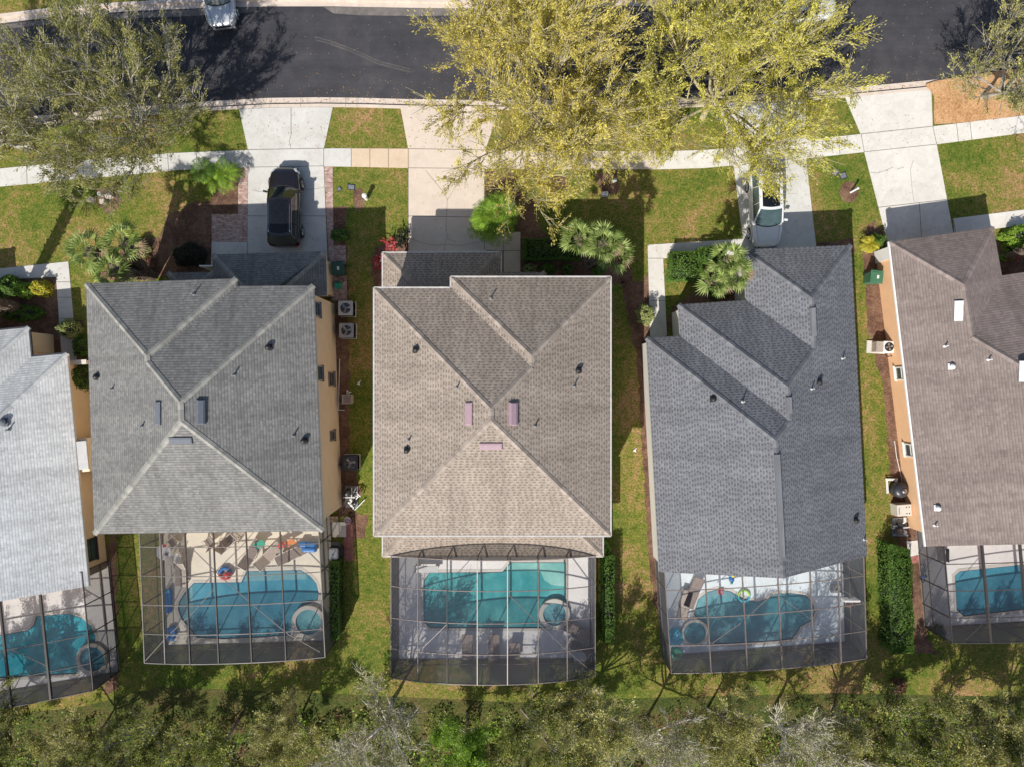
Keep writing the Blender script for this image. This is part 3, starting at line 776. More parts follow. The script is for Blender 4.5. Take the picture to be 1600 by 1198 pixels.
def shed_roof(house, fl, fr, d, h, s, sh, cap, fascia, gutter=None, hip=True):
    "lean-to with hipped ends: fl to fr is the eave seen from outside, left to right; d its depth into the wall"
    fl = Vector(fl[:2]); fr = Vector(fr[:2])
    u = (fr - fl).normalized(); n = Vector((-u.y, u.x))
    Fp = plane(fl, fr, h, s)
    bl, br = fl + n * d, fr + n * d
    rb = MB(); z1 = h + s * d
    il, ir = bl + u * d, br - u * d
    v3 = lambda p, z: Vector((p.x, p.y, z))
    add_face(rb, Fp, [v3(fl, h), v3(fr, h), v3(ir, z1), v3(il, z1)])
    add_face(rb, plane(fr, br, h, s), [v3(fr, h), v3(br, h), v3(ir, z1)])
    add_face(rb, plane(bl, fl, h, s), [v3(bl, h), v3(fl, h), v3(il, z1)])
    rb.build('porch_roof', sh, house, world=True, fixn=True)
    for q0_, q1_ in ((fl, il), (fr, ir)):
        cb = MB(); add_cap(cb, v3(q0_, h), v3(q1_, z1)); cb.build('ridge_cap', cap, house, world=True)
    fb = MB()
    for a, b in ((bl, fl), (fl, fr), (fr, br)):
        fb.poly([v3(a, h), v3(b, h), v3(b, h - 0.18), v3(a, h - 0.18)])
    fb.poly([v3(fl, h - 0.18), v3(fr, h - 0.18), v3(br, h - 0.18), v3(bl, h - 0.18)])
    fb.build('fascia', fascia, house, world=True)
    if gutter:
        gb = MB()
        o = 0.05
        a, b, c, e_ = bl - u * o, fl - u * o - n * o, fr + u * o - n * o, br + u * o
        for p, q in ((a, b), (b, c), (c, e_)): gb.bar(v3(p, h - 0.05), v3(q, h - 0.05), 0.085, 0.11)
        gb.build('gutter', gutter, house, world=True)

def roof_box(house, P, px, py, lx, ly, mat, hgt=0.11, name='ridge_vent'):
    "low metal vent lying on the slope; lx, ly its size in plan (m)"
    c = on_plane(P, px, py)
    mb = MB()
    nrm = Vector((-P['a'], -P['b'], 1)).normalized()
    vs = []
    for k, (z, g) in enumerate(((0.0, 1.0), (hgt * 0.75, 1.0), (hgt, 0.55))):
        for sx, sy in ((-1, -1), (1, -1), (1, 1), (-1, 1)):
            gx = g if lx < ly else 1 - (1 - g) * 0.2; gy = g if ly < lx else 1 - (1 - g) * 0.2
            x = c.x + sx * lx / 2 * gx; y = c.y + sy * ly / 2 * gy
            vs.append(Vector((x, y, zat(P, x, y))) + nrm * z)
    fs = [(8, 9, 10, 11)]
    for j in (0, 4):
        for k in range(4): fs.append((j + k, j + (k + 1) % 4, j + 4 + (k + 1) % 4, j + 4 + k))
    mb.mesh(vs, fs)
    return mb.build(name, mat, house, world=True)

def roof_pipe(house, P, px, py, top=None, r=0.04, hh=0.32):
    c = on_plane(P, px, py)
    mb = MB(); mb.cyl(c - Vector((0, 0, 0.1)), c + Vector((0, 0, hh)), r, r * 0.9, 10)
    mb.lathe((c.x, c.y, c.z - 0.02), [(r * 2.2, -0.03), (r * 2.0, 0.06), (r, 0.10)], 10)
    return mb.build('vent_pipe', top or M['midgrey'], house, world=True)

def roof_hood(house, P, px, py, mat=None, s=0.78):
    c = on_plane(P, px, py)
    mb = MB()
    mb.lathe((c.x, c.y, c.z - 0.05), [(0.12 * s, 0), (0.12 * s, 0.16), (0.19 * s, 0.18), (0.19 * s, 0.24), (0.10 * s, 0.31), (0.02, 0.33)], 12)
    mb.box((c.x, c.y, c.z + 0.0), (0.42 * s, 0.42 * s, 0.05))
    return mb.build('vent_hood', mat or M['black'], house, world=True)

def wall_window(house, c, n, w, h, frame, lights=2, label=None):
    "window set on a wall: c centre on the wall, n outward 2-D normal"
    n = Vector((n[0], n[1])).normalized(); u = Vector((-n.y, n.x))
    c = Vector(c)
    def bx(mb, du, dz, su, sz, dep, off):
        p = Vector((c.x + u.x * du + n.x * off, c.y + u.y * du + n.y * off, c.z + dz))
        mb.box(p, (su, dep, sz), math.atan2(u.y, u.x))
    fb = MB(); t = 0.07
    bx(fb, 0, h / 2 - t / 2, w, t, 0.10, 0.02); bx(fb, 0, -h / 2 + t / 2, w, t, 0.10, 0.02)
    bx(fb, -w / 2 + t / 2, 0, t, h - 2 * t - 0.004, 0.098, 0.02); bx(fb, w / 2 - t / 2, 0, t, h - 2 * t - 0.004, 0.098, 0.02)
    if lights > 1: bx(fb, 0, 0, w - 2 * t - 0.004, 0.045, 0.07, 0.02)
    f = fb.build('window', frame, house, world=True)
    if label: f['label'] = label
    gb = MB(); bx(gb, 0, 0, w - 2 * t + 0.01, h - 2 * t + 0.01, 0.03, 0.012)
    g = gb.build('pane', M['glass'], None)
    g.parent = f
    me = g.data; me.transform(Matrix.Translation(-Vector(house.location)))
    sb = MB(); bx(sb, 0, -h / 2 - 0.04, w + 0.12, 0.06, 0.16, 0.05)
    sl = sb.build('sill', frame, None); sl.parent = f; sl.data.transform(Matrix.Translation(-Vector(house.location)))
    return f

def wall_at(X, px=None, py=None):
    "height at which the plan column px stands on the wall plane x = X"
    h = H - X * F / (px - 800)
    return Vector((X, (599 - py) * (H - h) / F, h))

# ---- house with the grey roof
hA = thing('two_storey_house', 'two storey tan house with a light grey hipped shingle roof, second house from the left', 'house', W(318, 640, 0))
e5 = lambda x, y: W(x, y, 5.6)
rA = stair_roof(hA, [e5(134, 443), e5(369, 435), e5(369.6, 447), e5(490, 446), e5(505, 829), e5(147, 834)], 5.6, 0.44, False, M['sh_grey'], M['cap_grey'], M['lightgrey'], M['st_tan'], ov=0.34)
e2 = lambda x, y: W(x, y, 2.75)
gA = stair_roof(hA, [e2(509, 393), e2(332, 398), e2(332, 480), e2(511, 462)], 2.75, 0.42, True, M['sh_grey'], M['cap_grey'], M['lightgrey'], M['st_tan'], ov=0.3)
gA2 = stair_roof(hA, [e2(334, 425), e2(262, 426), e2(262, 480), e2(334, 480)], 2.75, 0.42, True, M['sh_grey'], M['cap_grey'], M['lightgrey'], M['st_tan'], ov=0.3)
pl = rA['planes']; KW, EE, SS, NN = pl[5], pl[3], pl[4], pl[2]
roof_box(hA, KW, 248, 645, 0.34, 1.15, M['slate']); roof_box(hA, EE, 313.5, 643, 0.38, 1.22, M['slate'], 0.16)
roof_box(hA, SS, 283, 687, 1.12, 0.32, M['slate'])
for x, y, P in ((176, 607, KW), (223, 665, KW), (366, 586, EE), (459, 680, EE), (303, 460, pl[0])): roof_pipe(hA, P, x, y)
for x, y, P in ((152, 589, KW), (420, 543, EE), (475, 688, EE)): roof_hood(hA, P, x, y)
def wallA(py, h):
    y = W(0, py, h).y
    return -10.37 + (5.12 - y) * 0.039 - 0.335, y
for px_, py_, w_, h_ in ((517, 592, 0.8, 1.15), (518.5, 680, 0.6, 0.9)):
    x_ = wallA(py_, 1.3)[0]; hh_ = H - x_ * F / (px_ - 800)
    wall_window(hA, (x_, W(0, py_, hh_).y, hh_), (1, 0.039), w_, h_, M['sling'])
for py_ in (583, 483):
    x_, y_ = wallA(py_, 4.1)
    wall_window(hA, (x_, y_, 4.0), (1, 0.039), 0.8, 1.1, M['midgrey'])
db = MB(); db.box((W(400, 455, 0).x, W(400, 402, 2.75).y - 0.40, 1.1), (4.9, 0.08, 2.2)); db.build('garage_door', M['white'], hA, world=True)

# ---- house with the brown roof, white gutters
hM = thing('two_storey_house', 'two storey house with a tan brown hipped roof edged in white gutters, middle house', 'house', W(769, 640, 0))
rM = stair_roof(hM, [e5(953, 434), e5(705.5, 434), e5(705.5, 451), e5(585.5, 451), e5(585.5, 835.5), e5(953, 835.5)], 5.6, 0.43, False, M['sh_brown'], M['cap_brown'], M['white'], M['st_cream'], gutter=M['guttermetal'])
gM = stair_roof(hM, [e2(782, 395), e2(599, 396), e2(599, 480), e2(782, 480)], 2.75, 0.42, True, M['sh_brown'], M['cap_brown'], M['white'], M['st_cream'], ov=0.3, gutter=M['guttermetal'])
shed_roof(hM, e2(852, 425.5), e2(746, 425.5), 0.9, 2.8, 0.35, M['sh_brown'], M['cap_brown'], M['white'])
shed_roof(hM, e2(599, 867.5), e2(941, 867.5), 2.6, 2.75, 0.40, M['sh_brown'], M['cap_brown'], M['white'], gutter=M['guttermetal'])
for x in (612, 680, 770, 860, 928):
    pb = MB(); pb.box(W(x, 862, 2.75) * 1.0 - Vector((0, 0, 2.75 / 2 + 0.09)), (0.3, 0.3, 2.56)); pb.build('porch_column', M['st_cream'], hM, world=True)
pl = rM['planes']; KE, WWm, SSm, N1m, N2m = pl[5], pl[3], pl[4], pl[0], pl[2]
roof_box(hM, WWm, 733, 646, 0.36, 1.12, M['mauve']); roof_box(hM, KE, 801, 646, 0.42, 1.14, M['mauve'], 0.16); roof_box(hM, SSm, 767, 696, 1.12, 0.32, M['mauve'])
for x, y, P in ((714, 605, WWm), (639, 687, WWm), (897, 603, KE), (836, 665, KE), (767, 467, N1m)): roof_pipe(hM, P, x, y)
for x, y, P in ((650, 547, WWm), (636, 703, WWm), (903, 579, KE)): roof_hood(hM, P, x, y)
db = MB(); db.box((W(698, 395, 2.75).x, W(698, 396, 2.75).y - 0.26, 1.1), (4.9, 0.08, 2.2)); db.build('garage_door', M['white'], hM, world=True)

# ---- house with the dark blue-grey roof
hC = thing('single_storey_house', 'single storey house under a stepped dark blue grey shingle roof behind the white car', 'house', W(1185, 650, 0))
NEc, Gc, SEc, SWc, Bc, Dc = e2(1330, 383), e2(1162, 390), e2(1355, 868), e2(1030, 893), e2(1060, 476), e2(1010, 528)
ed = (NEc - SEc)
V1 = seg_x(Gc, Gc + ed, Bc, e2(1182, 468)); V2 = seg_x(Bc, Bc + (Dc - SWc), Dc, e2(1060, 525))
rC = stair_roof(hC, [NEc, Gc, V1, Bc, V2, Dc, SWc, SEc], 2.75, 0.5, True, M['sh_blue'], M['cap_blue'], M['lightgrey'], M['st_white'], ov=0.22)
pl = rC['planes']; KC, W1, W2, W3, N2c, N3c = pl[7], pl[1], pl[3], pl[5], pl[2], pl[4]
def ridge_strip(house, a, b, w, mat):
    a = Vector(a); b = Vector(b); mb = MB(); mb.bar(a + Vector((0, 0, 0.06)), b + Vector((0, 0, 0.06)), w, 0.07)
    return mb.build('ridge_vent', mat, house, world=True)
def lerp(a, b, t): return Vector(a) + (Vector(b) - Vector(a)) * t
ridge_strip(hC, lerp(rC['P'][0], rC['PB'][0], 0.2), lerp(rC['P'][0], rC['PB'][0], 0.75), 0.3, M['cap_blue'])
ridge_strip(hC, lerp(rC['P'][1], rC['PB'][1], 0.3), lerp(rC['P'][1], rC['PB'][1], 0.78), 0.3, M['cap_blue'])
ridge_strip(hC, lerp(rC['P'][2], rC['Z'], 0.1), lerp(rC['P'][2], rC['Z'], 0.87), 0.3, M['cap_blue'])
for x, y, P in ((1160, 627, N3c), (1268, 607, KC), (1316, 560, KC), (1350, 842, KC)): roof_pipe(hC, P, x, y, M['lightgrey'])
for x, y, P in ((1114, 623, W3), (1279, 597, KC), (1336, 812, KC)): roof_hood(hC, P, x, y)
dw = MB(); g0 = lerp(Gc, NEc, 0.5); dw.box((g0.x, g0.y - 0.18, 1.1), (4.9, 0.08, 2.2), math.radians(2)); dw.build('garage_door', M['white'], hC, world=True)

# ---- house with the mauve roof and orange wall
e6 = lambda x, y: W(x, y, 2.6)
hD = thing('single_storey_house', 'single storey house with orange side wall and mauve brown roof at the right edge', 'house', W(1620, 640, 0))
NWd, NEd, SWd = e6(1390, 378), e6(1552, 355), e6(1447, 853)
SEd = e6(1804, 809); Bd = e6(1746, 404); V1d = seg_x(NEd, e6(1566, 432), Bd, e6(1562, 431))
rD = stair_roof(hD, [NWd, NEd, V1d, Bd, SEd, SWd], 2.6, 0.42, True, M['sh_mauve'], M['cap_mauve'], M['offwhite'], M['st_orange'], ov=0.5)
pl = rD['planes']; KD, E1d, N2d = pl[5], pl[1], pl[2]
for (x, y) in ((1497.5, 486), (1599, 580)):
    sk = roof_box(hD, KD, x, y, 0.42, 1.15, M['midgrey'], 0.12, 'skylight')
    c = on_plane(KD, x, y); gb = MB(); nrm = Vector((-KD['a'], -KD['b'], 1)).normalized()
    q = []
    for sx, sy in ((-1, -1), (1, -1), (1, 1), (-1, 1)):
        X_, Y_ = c.x + sx * 0.19, c.y + sy * 0.54
        q.append(Vector((X_, Y_, zat(KD, X_, Y_))) + nrm * 0.135)
    q2 = [p - nrm * 0.07 for p in q]
    gb.mesh(q + q2, [(0, 1, 2, 3), (0, 4, 5, 1), (1, 5, 6, 2), (2, 6, 7, 3), (3, 7, 4, 0)])
    dome = gb.build('dome', M['white'], hD, world=True); dome.parent = sk
for x, y in ((1476, 541), (1544, 562), (1460, 820)): roof_pipe(hD, KD, x, y, M['white'])
for x, y in ((1486, 573), (1464, 793)): roof_hood(hD, KD, x, y, M['white'], 0.8)
wv = (Vector(SWd[:2]) - Vector(NWd[:2])).normalized(); wn_ = Vector((wv.y, -wv.x))
wn_ = wn_ if wn_.x < 0 else -wn_
for t in (0.435, 0.695):
    p = Vector(NWd[:2]).lerp(Vector(SWd[:2]), t) - wn_ * 0.5
    wall_window(hD, (p.x, p.y, 1.35), wn_, 0.78, 1.25, M['white'])
# white corner block at the front of the orange wall
qb = MB(); p = Vector(NWd[:2]) - wn_ * 0.5
qb.box((p.x + wn_.x * 0.03 + wv.x * 0.5, p.y + wn_.y * 0.03 + wv.y * 0.5, 1.2), (0.08, 0.7, 2.4), math.atan2(wv.y, wv.x) + math.pi / 2)
qb.build('corner_trim', M['white'], hD, world=True)
gt = MB(); a, b = Vector(NWd[:2]) + wn_ * 0.05, Vector(SWd[:2]) + wn_ * 0.05
gt.bar((a.x, a.y, 2.56), (b.x, b.y, 2.56), 0.09, 0.1); gt.build('gutter', M['white'], hD, world=True)

# ---- pale roofed house at the left edge
h0 = thing('single_storey_house', 'single storey house with a very pale grey shingle roof at the left edge', 'house', W(-40, 720, 0))
SE0, B0, A_, = e6(139, 915), e6(105, 552), e6(45, 511)
dE = (Vector(B0[:2]) - Vector(SE0[:2])).normalized(); wp_ = Vector((-dE.y, dE.x))
V10 = seg_x(A_, Vector(A_[:2]) + dE, B0, e6(50, 557))
A0 = Vector((-31.2, 5.63)); V00 = seg_x(A0, A0 + dE, A_, e6(0, 515.5))
SW0 = Vector(SE0[:2]) + wp_ * 14; NW0 = seg_x(SW0, SW0 + dE, A0, A0 + wp_)
r0 = stair_roof(h0, [NW0, A0, V00, A_, V10, B0, SE0, SW0], 2.6, 0.43, True, M['sh_pale'], M['cap_pale'], M['offwhite'], M['st_gold'], ov=0.4)
pl = r0['planes']
gb = MB()
for a, b in ((A_, V10), (A_, V00), (B0, V10)):
    gb.bar((a[0], a[1], 2.56), (b[0], b[1], 2.56), 0.13, 0.1)
gb.build('gutter', M['darkmetal'], h0, world=True)
roof_hood(h0, pl[5], 6, 659, M['slate'], 1.1); roof_pipe(h0, pl[5], 14, 671)
# bay in the side wall under a small eave, and a cream garden wall
q0 = Vector(B0[:2]); Lh = (Vector(SE0[:2]) - q0).length
def side0(t, out): return q0 - dE * (Lh * t) - wp_ * out
bm_ = MB()
c = side0(0.44, 0.15); bm_.box((c.x, c.y, 1.2), (0.75, 1.9, 2.4), math.atan2(-wp_.y, -wp_.x)); bm_.build('bay', M['st_cream'], h0, world=True)
rb = MB(); c = side0(0.44, 0.2); rb.box((c.x, c.y, 2.52), (0.75, 1.6, 0.1), math.atan2(-wp_.y, -wp_.x)); rb.build('bay_roof', M['lightgrey'], h0, world=True)
for t, ht in ((0.86, 1.5),):
    c = side0(t, -0.4); wall_window(h0, (c.x, c.y, ht), (-wp_.x, -wp_.y), 1.3, 1.0, M['bronze'])
wz = thing('garden_wall', 'cream stucco wing wall standing beside the porch of the pale roofed house', 'wall', W(84, 536, 0))
mb = MB(); a, b = W(84, 523, 0), W(85, 552, 0); mb.bar((a.x - 0.1, a.y, 1.1), (b.x - 0.1, b.y, 1.1), 0.2, 2.2); mb.build('wall_panel', M['st_cream'], wz, world=True)
mb = MB(); mb.bar((a.x - 0.1, a.y, 2.23), (b.x - 0.1, b.y, 2.23), 0.26, 0.06); mb.build('wall_cap', M['offwhite'], wz, world=True)
wz = thing('garden_wall', 'narrow cream side wall bridging the gap between the pale roofed house and its grey roofed neighbour', 'wall', W(140, 567, 0))
mb = MB(); mb.bar(W(118, 569, 0) + Vector((0, 0, 0.95)), W(165, 567, 0) + Vector((0, 0, 0.95)), 0.18, 1.9); mb.build('wall_panel', M['st_cream'], wz, world=True)
mb = MB(); mb.bar(W(118, 569, 0) + Vector((0, 0, 1.93)), W(165, 567, 0) + Vector((0, 0, 1.93)), 0.26, 0.06); mb.build('wall_cap', M['offwhite'], wz, world=True)

# ------------------------------------------------------------------ pool cages, decks, pools
def cage(label, TL, TR, BR, BL, us, vs, he, arch, m_main, m_purl, m_edge, screen, braces=(), riser=False, deckmat=None, main_list=None, bw=0.05, mid=True, endwalls=True):
    P4 = [W(p[0], p[1], he) for p in (TL, TR, BR, BL)]
    def pt(u, v):
        a = P4[0].lerp(P4[1], u); b = P4[3].lerp(P4[2], u); p = a.lerp(b, v)
        return Vector((p.x, p.y, he + arch * (1 - abs(2 * u - 1) ** 2.2)))
    ctr = (P4[0] + P4[1] + P4[2] + P4[3]) / 4; ctr.z = 0
    t = thing('pool_cage', label, 'pool cage', ctr)
    U = [0] + list(us) + [1]
    for i, u in enumerate(us):
        mb = MB(); mb.bar(pt(u, 0), pt(u, 1), bw, 0.14)
        mb.build('roof_beam', main_list[i] if main_list else m_main, t, world=True)
    for v in vs[1:-1]:
        mb = MB(); uu = np.linspace(0, 1, 17)
        for a, b in zip(uu[:-1], uu[1:]): mb.bar(pt(a, v), pt(b, v), 0.04, 0.06)
        mb.build('purlin', m_purl, t, world=True)
    for e in range(4):
        mb = MB()
        if e in (0, 2):
            v = 0 if e == 0 else 1; uu = np.linspace(0, 1, 17)
            for a, b in zip(uu[:-1], uu[1:]): mb.bar(pt(a, v), pt(b, v), 0.045, 0.08)
        else:
            u = 0 if e == 1 else 1; mb.bar(pt(u, 0), pt(u, 1), 0.045, 0.08)
        mb.build('edge_beam', m_edge, t, world=True)
    g = lambda p: Vector((p.x, p.y, 0))
    for u in U:
        p = pt(u, 1); mb = MB(); mb.bar(g(p), p, 0.05, 0.05); mb.build('post', m_main, t, world=True)
    for u in (0, 1):
        for v in vs[:-1]:
            p = pt(u, v); mb = MB(); mb.bar(g(p), p, 0.05, 0.05); mb.build('post', m_main, t, world=True)
    for z in (0.95, 0.13):
        mb = MB(); lift = lambda p: Vector((p.x, p.y, z))
        mb.bar(lift(pt(0, 0)), lift(pt(0, 1)), 0.04, 0.05); mb.bar(lift(pt(1, 0)), lift(pt(1, 1)), 0.04, 0.05)
        mb.bar(lift(pt(0, 1)), lift(pt(1, 1)), 0.04, 0.05)
        mb.build('rail', m_main, t, world=True)
    for a, b in braces:
        mb = MB(); A = W(*a, he + arch * 0.7 + 0.02); B2 = W(*b, he + arch * 0.7 + 0.02)
        def onr(px, py):
            h_ = he
            for _ in range(4):
                q = W(px, py, h_)
                u = (q.x - P4[3].x) / (P4[2].x - P4[3].x); u = min(1, max(0, u)); h_ = he + arch * (1 - abs(2 * u - 1) ** 2.2)
            return W(px, py, h_ - 0.03)
        mb.bar(onr(*a), onr(*b), 0.032, 0.04); mb.build('brace', m_purl, t, world=True)
    # screens
    sb = MB(); uu = np.linspace(0, 1, 17)
    for a, b in zip(uu[:-1], uu[1:]):
        sb.poly([pt(a, 0), pt(a, 1), pt(b, 1), pt(b, 0)])
    sb.build('roof_screen', screen, t, world=True)
    sb = MB()
    for a, b in zip(uu[:-1], uu[1:]): sb.poly([g(pt(a, 1)), g(pt(b, 1)), pt(b, 1), pt(a, 1)])
    sb.build('wall_screen', M['screen_w'], t, world=True)
    for u in (0, 1):
        sb = MB(); sb.poly([g(pt(u, 0)), g(pt(u, 1)), pt(u, 1), pt(u, 0)]); sb.build('wall_screen', M['screen_w'], t, world=True)
    if riser:
        sb = MB()
        for a, b in zip(uu[:-1], uu[1:]): sb.poly([Vector((*pt(a, 0)[:2], he)), Vector((*pt(b, 0)[:2], he)), pt(b, 0), pt(a, 0)])
        sb.build('wall_screen', M['screen_w'], t, world=True)
        for u in us:
            p = pt(u, 0); mb = MB(); mb.bar(Vector((p.x, p.y, he - 0.05)), p, 0.05, 0.05); mb.build('post', M['bronze'], t, world=True)
    return [tuple(p[:2]) for p in P4]

def swimming_pool(label, outline, deck_pts, deckmat, water, spa=None, ztop=0.10, shelves=()):
    """deck with an opening, coping, walls going down to the water, and a raised round spa"""
    pg = gpts(outline)
    pg = [tuple(p) for p in pg]
    cp = offset_poly(pg, 0.16)
    sheet('pool_deck', deck_pts, ztop, deckmat, z0=-0.02, world_pts=True, holes=[cp])
    c = Vector((sum(p[0] for p in pg) / len(pg), sum(p[1] for p in pg) / len(pg), 0))
    t = thing('swimming_pool', label, 'pool', c)
    mb = MB(); mb.prism(cp, -0.02, ztop + 0.012, holes=[pg]); mb.build('coping', M['coping'], t, world=True)
    mb = MB(); mb.prism(pg, 0.035, 0.035); mb.build('water', water, t, world=True)
    mb = MB(); mb.prism(pg, 0.0, 0.055, holes=[offset_poly(pg, -0.05)]); mb.build('tile_band', M['tile'], t, world=True)
    for sp, sm in shelves:
        mb = MB(); mb.prism(gpts(sp), 0.04, 0.04); mb.build('shallow_shelf', M[sm], t, world=True)
    if spa:
        x, y, ri, ro, hh = spa
        q = W(x, y, 0)
        n = 36; ring_o = [(q.x + ro * math.cos(2 * math.pi * k / n), q.y + ro * math.sin(2 * math.pi * k / n)) for k in range(n)]
        ring_i = [(q.x + ri * math.cos(2 * math.pi * k / n), q.y + ri * math.sin(2 * math.pi * k / n)) for k in range(n)]
        mb = MB(); mb.prism(ring_o, 0.02, hh, holes=[ring_i]); s = mb.build('spa', M['coping'], t, world=True)
        mb = MB(); mb.prism(ring_i, hh - 0.1, hh - 0.1)
        w = mb.build('spa_water', M['w_pale'] if water != M['w_deep'] else M['w_blue'], t, world=True); w.parent = s
    return t

def smooth_px(pts, keep=()):
    return catmull(pts, 4)

c1 = cage('flat arched bronze pool cage behind the grey roofed tan house, its lounge chairs showing through', (217, 808), (497, 804), (508, 1026), (226, 1035),
          [0.127, 0.272, 0.432, 0.612, 0.795], [0, 0.2, 0.4, 0.6, 0.8, 1], 2.7, 0.5, M['bronze'], M['bronze_lit'], M['bronze_lit'], M['screen'],
          braces=[((297, 853), (345, 900)), ((345, 900), (397, 946)), ((397, 946), (450, 990)), ((450, 990), (500, 1018)), ((226, 1033), (262, 993)), ((262, 993), (303, 955)), ((303, 955), (338, 915)), ((345, 900), (395, 850))], main_list=[M['bronze_lit'], M['bronze'], M['bronze'], M['bronze'], M['bronze']])
swimming_pool('freeform blue pool with a round spa inside the flat cage behind the grey roofed house',
              [(304, 909), (290, 924), (281, 938), (279, 950), (284, 965), (295, 978), (303, 990), (309, 995), (350, 997), (400, 995), (455, 991), (457, 968), (463, 954), (474, 945), (488, 940), (497, 936), (499, 925), (495, 910), (486, 899), (471, 889), (386, 891), (378, 908)],
              c1, M['deck'], M['w_blue'], spa=(484, 969, 0.76, 1.0, 0.32), shelves=[([(387, 892.5), (470, 890.5), (478, 896), (481, 904), (381, 907)], 'w_shelf'), ([(301, 913), (292, 926), (283, 939), (281, 950), (286, 964), (296, 976), (302, 985), (302, 940)], 'w_shelf')])
c2 = cage('domed pool cage with two pale ribs behind the brown roofed middle house', (611, 867.5), (930, 867.5), (930, 1056), (611, 1058),
          [0.138, 0.282, 0.427, 0.571, 0.718, 0.859], [0, 0.25, 0.51, 0.76, 1], 2.75, 1.05, M['brown_f'], M['brown_f'], M['brown_f'], M['screen_m'],
          braces=[((793, 927), (840, 972)), ((840, 972), (885, 1015)), ((885, 1015), (924, 1048)), ((660, 1012), (700, 973))], riser=True,
          main_list=[M['brown_f'], M['bronze'], M['ivory'], M['ivory'], M['brown_f'], M['brown_f']])  # the two pale ribs carry the sun's highlight as frame colour
swimming_pool('teal straight sided pool with a round corner spa inside the domed cage',
              [(662, 906), (671, 893), (785, 892), (797, 877), (884, 877), (884, 978), (848, 980), (672, 980), (662, 970)],
              c2, M['deck_grey'], M['w_teal'], spa=(866, 957, 0.68, 0.93, 0.30), shelves=[([(799, 878.5), (882.5, 878.5), (882.5, 915), (862, 913), (850, 905), (845, 892), (805, 890), (795, 889), (791, 888)], 'w_shelf_t')])
c3 = cage('brown framed pool cage behind the dark blue grey roof, a basketball hoop inside', (1037, 876), (1349, 852), (1354, 1028), (1049, 1051),
          [0.195, 0.375, 0.55, 0.713, 0.858], [0, 0.265, 0.51, 0.755, 1], 2.7, 0.5, M['brown_f'], M['brown_f'], M['brown_f'], M['screen_m'],
          braces=[((1166, 965), (1208, 927)), ((1212, 927), (1258, 960)), ((1260, 962), (1308, 995)), ((1104, 1010), (1157, 973))], main_list=[M['brown_f']] * 5)
swimming_pool('pale kidney shaped pool with a small spa behind the dark blue grey roof',
              [(1083, 958), (1090, 935), (1105, 923), (1120, 919), (1140, 922), (1155, 930), (1170, 937), (1185, 938), (1198, 933), (1210, 926), (1235, 925), (1257, 928), (1268, 938), (1273, 955), (1267, 969), (1250, 978), (1245, 988), (1237, 997), (1205, 1001), (1150, 1004), (1117, 1005), (1108, 1000), (1106, 975), (1090, 967)],
              c3, M['deck_blue'], M['w_pale'], spa=(1084, 986, 0.66, 0.8, 0.30), shelves=[([(1108, 985), (1244, 984), (1236, 995), (1205, 999.5), (1150, 1002.5), (1118, 1003.5), (1110, 998)], 'w_shelf'), ([(1107, 925), (1120, 920.5), (1140, 923.5), (1154, 931), (1110, 932)], 'w_shelf')])
c4 = cage('dark framed pool cage cut by the right edge, behind the orange walled house', (1474, 842), (1810, 822), (1828, 985), (1488, 1004),
          [0.16, 0.325, 0.5, 0.67, 0.84], [0, 0.24, 0.50, 0.76, 1], 2.7, 0.5, M['bronze'], M['bronze'], M['bronze'], M['screen_d'],
          braces=[((1510, 998), (1548, 962))], bw=0.11)
swimming_pool('deep blue pool with cut corners at the right edge',
              [(1490, 898), (1498, 891), (1592, 881), (1700, 872), (1712, 930), (1600, 951), (1505, 962), (1493, 951)],
              c4, M['deck_grey'], M['w_blue'])
c5 = cage('dark framed pool cage in the lower left corner, behind the pale roofed house', (-215, 945), (128, 893), (146, 1078), (-190, 1135),
          [0.15, 0.32, 0.48, 0.645, 0.82], [0, 0.28, 0.53, 0.77, 1], 2.7, 0.5, M['bronze'], M['bronze'], M['bronze'], M['screen_d'],
          braces=[((20, 1015), (78, 1042))], bw=0.11)
swimming_pool('bright blue freeform pool with a round spa in the lower left corner',
              [(-90, 1000), (0, 991), (45, 983), (54, 975), (58, 961), (110, 957), (130, 964), (143, 976), (151, 992), (150, 1002), (135, 1006), (126, 1016), (122, 1032), (122, 1051), (0, 1058), (-80, 1062)],
              c5, M['deck_grey'], M['w_deep'], spa=(147, 1027, 0.74, 0.95, 0.25))

rng_l = np.random.default_rng(77)
def fallen(n, fx, label, size=0.05):
    P_ = np.array([fx() for _ in range(n)])
    v = rng_l.normal(size=(n, 3)) * np.array([1, 1, .15]); v /= np.linalg.norm(v, axis=1)[:, None]
    A = v * size * rng_l.uniform(.5, 1.4, n)[:, None]; B = np.cross(v, np.array([0, 0, 1.0])) * size * 0.4
    me = bpy.data.meshes.new('fallen_leaves')
    co = np.stack([P_ - A, P_ + B, P_ + A, P_ - B], 1).reshape(-1, 3)
    me.from_pydata(co.tolist(), [], [(4 * i, 4 * i + 1, 4 * i + 2, 4 * i + 3) for i in range(n)])
    me.materials.append(M['dryleaf'])
    o = bpy.data.objects.new('fallen_leaves', me); COL.objects.link(o); tag(o, label, 'leaves', kind='stuff')
def kerbside():
    x = R.uniform(-100, 1700); k = 0
    while ROAD_S[k + 1][0] < x: k += 1
    a, b = ROAD_S[k], ROAD_S[k + 1]; t = (x - a[0]) / (b[0] - a[0])
    y = a[1] + (b[1] - a[1]) * t + (R.gauss(7, 3.5) if R.random() < .7 else -abs(R.gauss(0, 18)))
    g = W(x, y, 0); return (g.x, g.y, -0.06)
fallen(1500, kerbside, 'dry brown leaves gathered in the gutter and along the road edge')
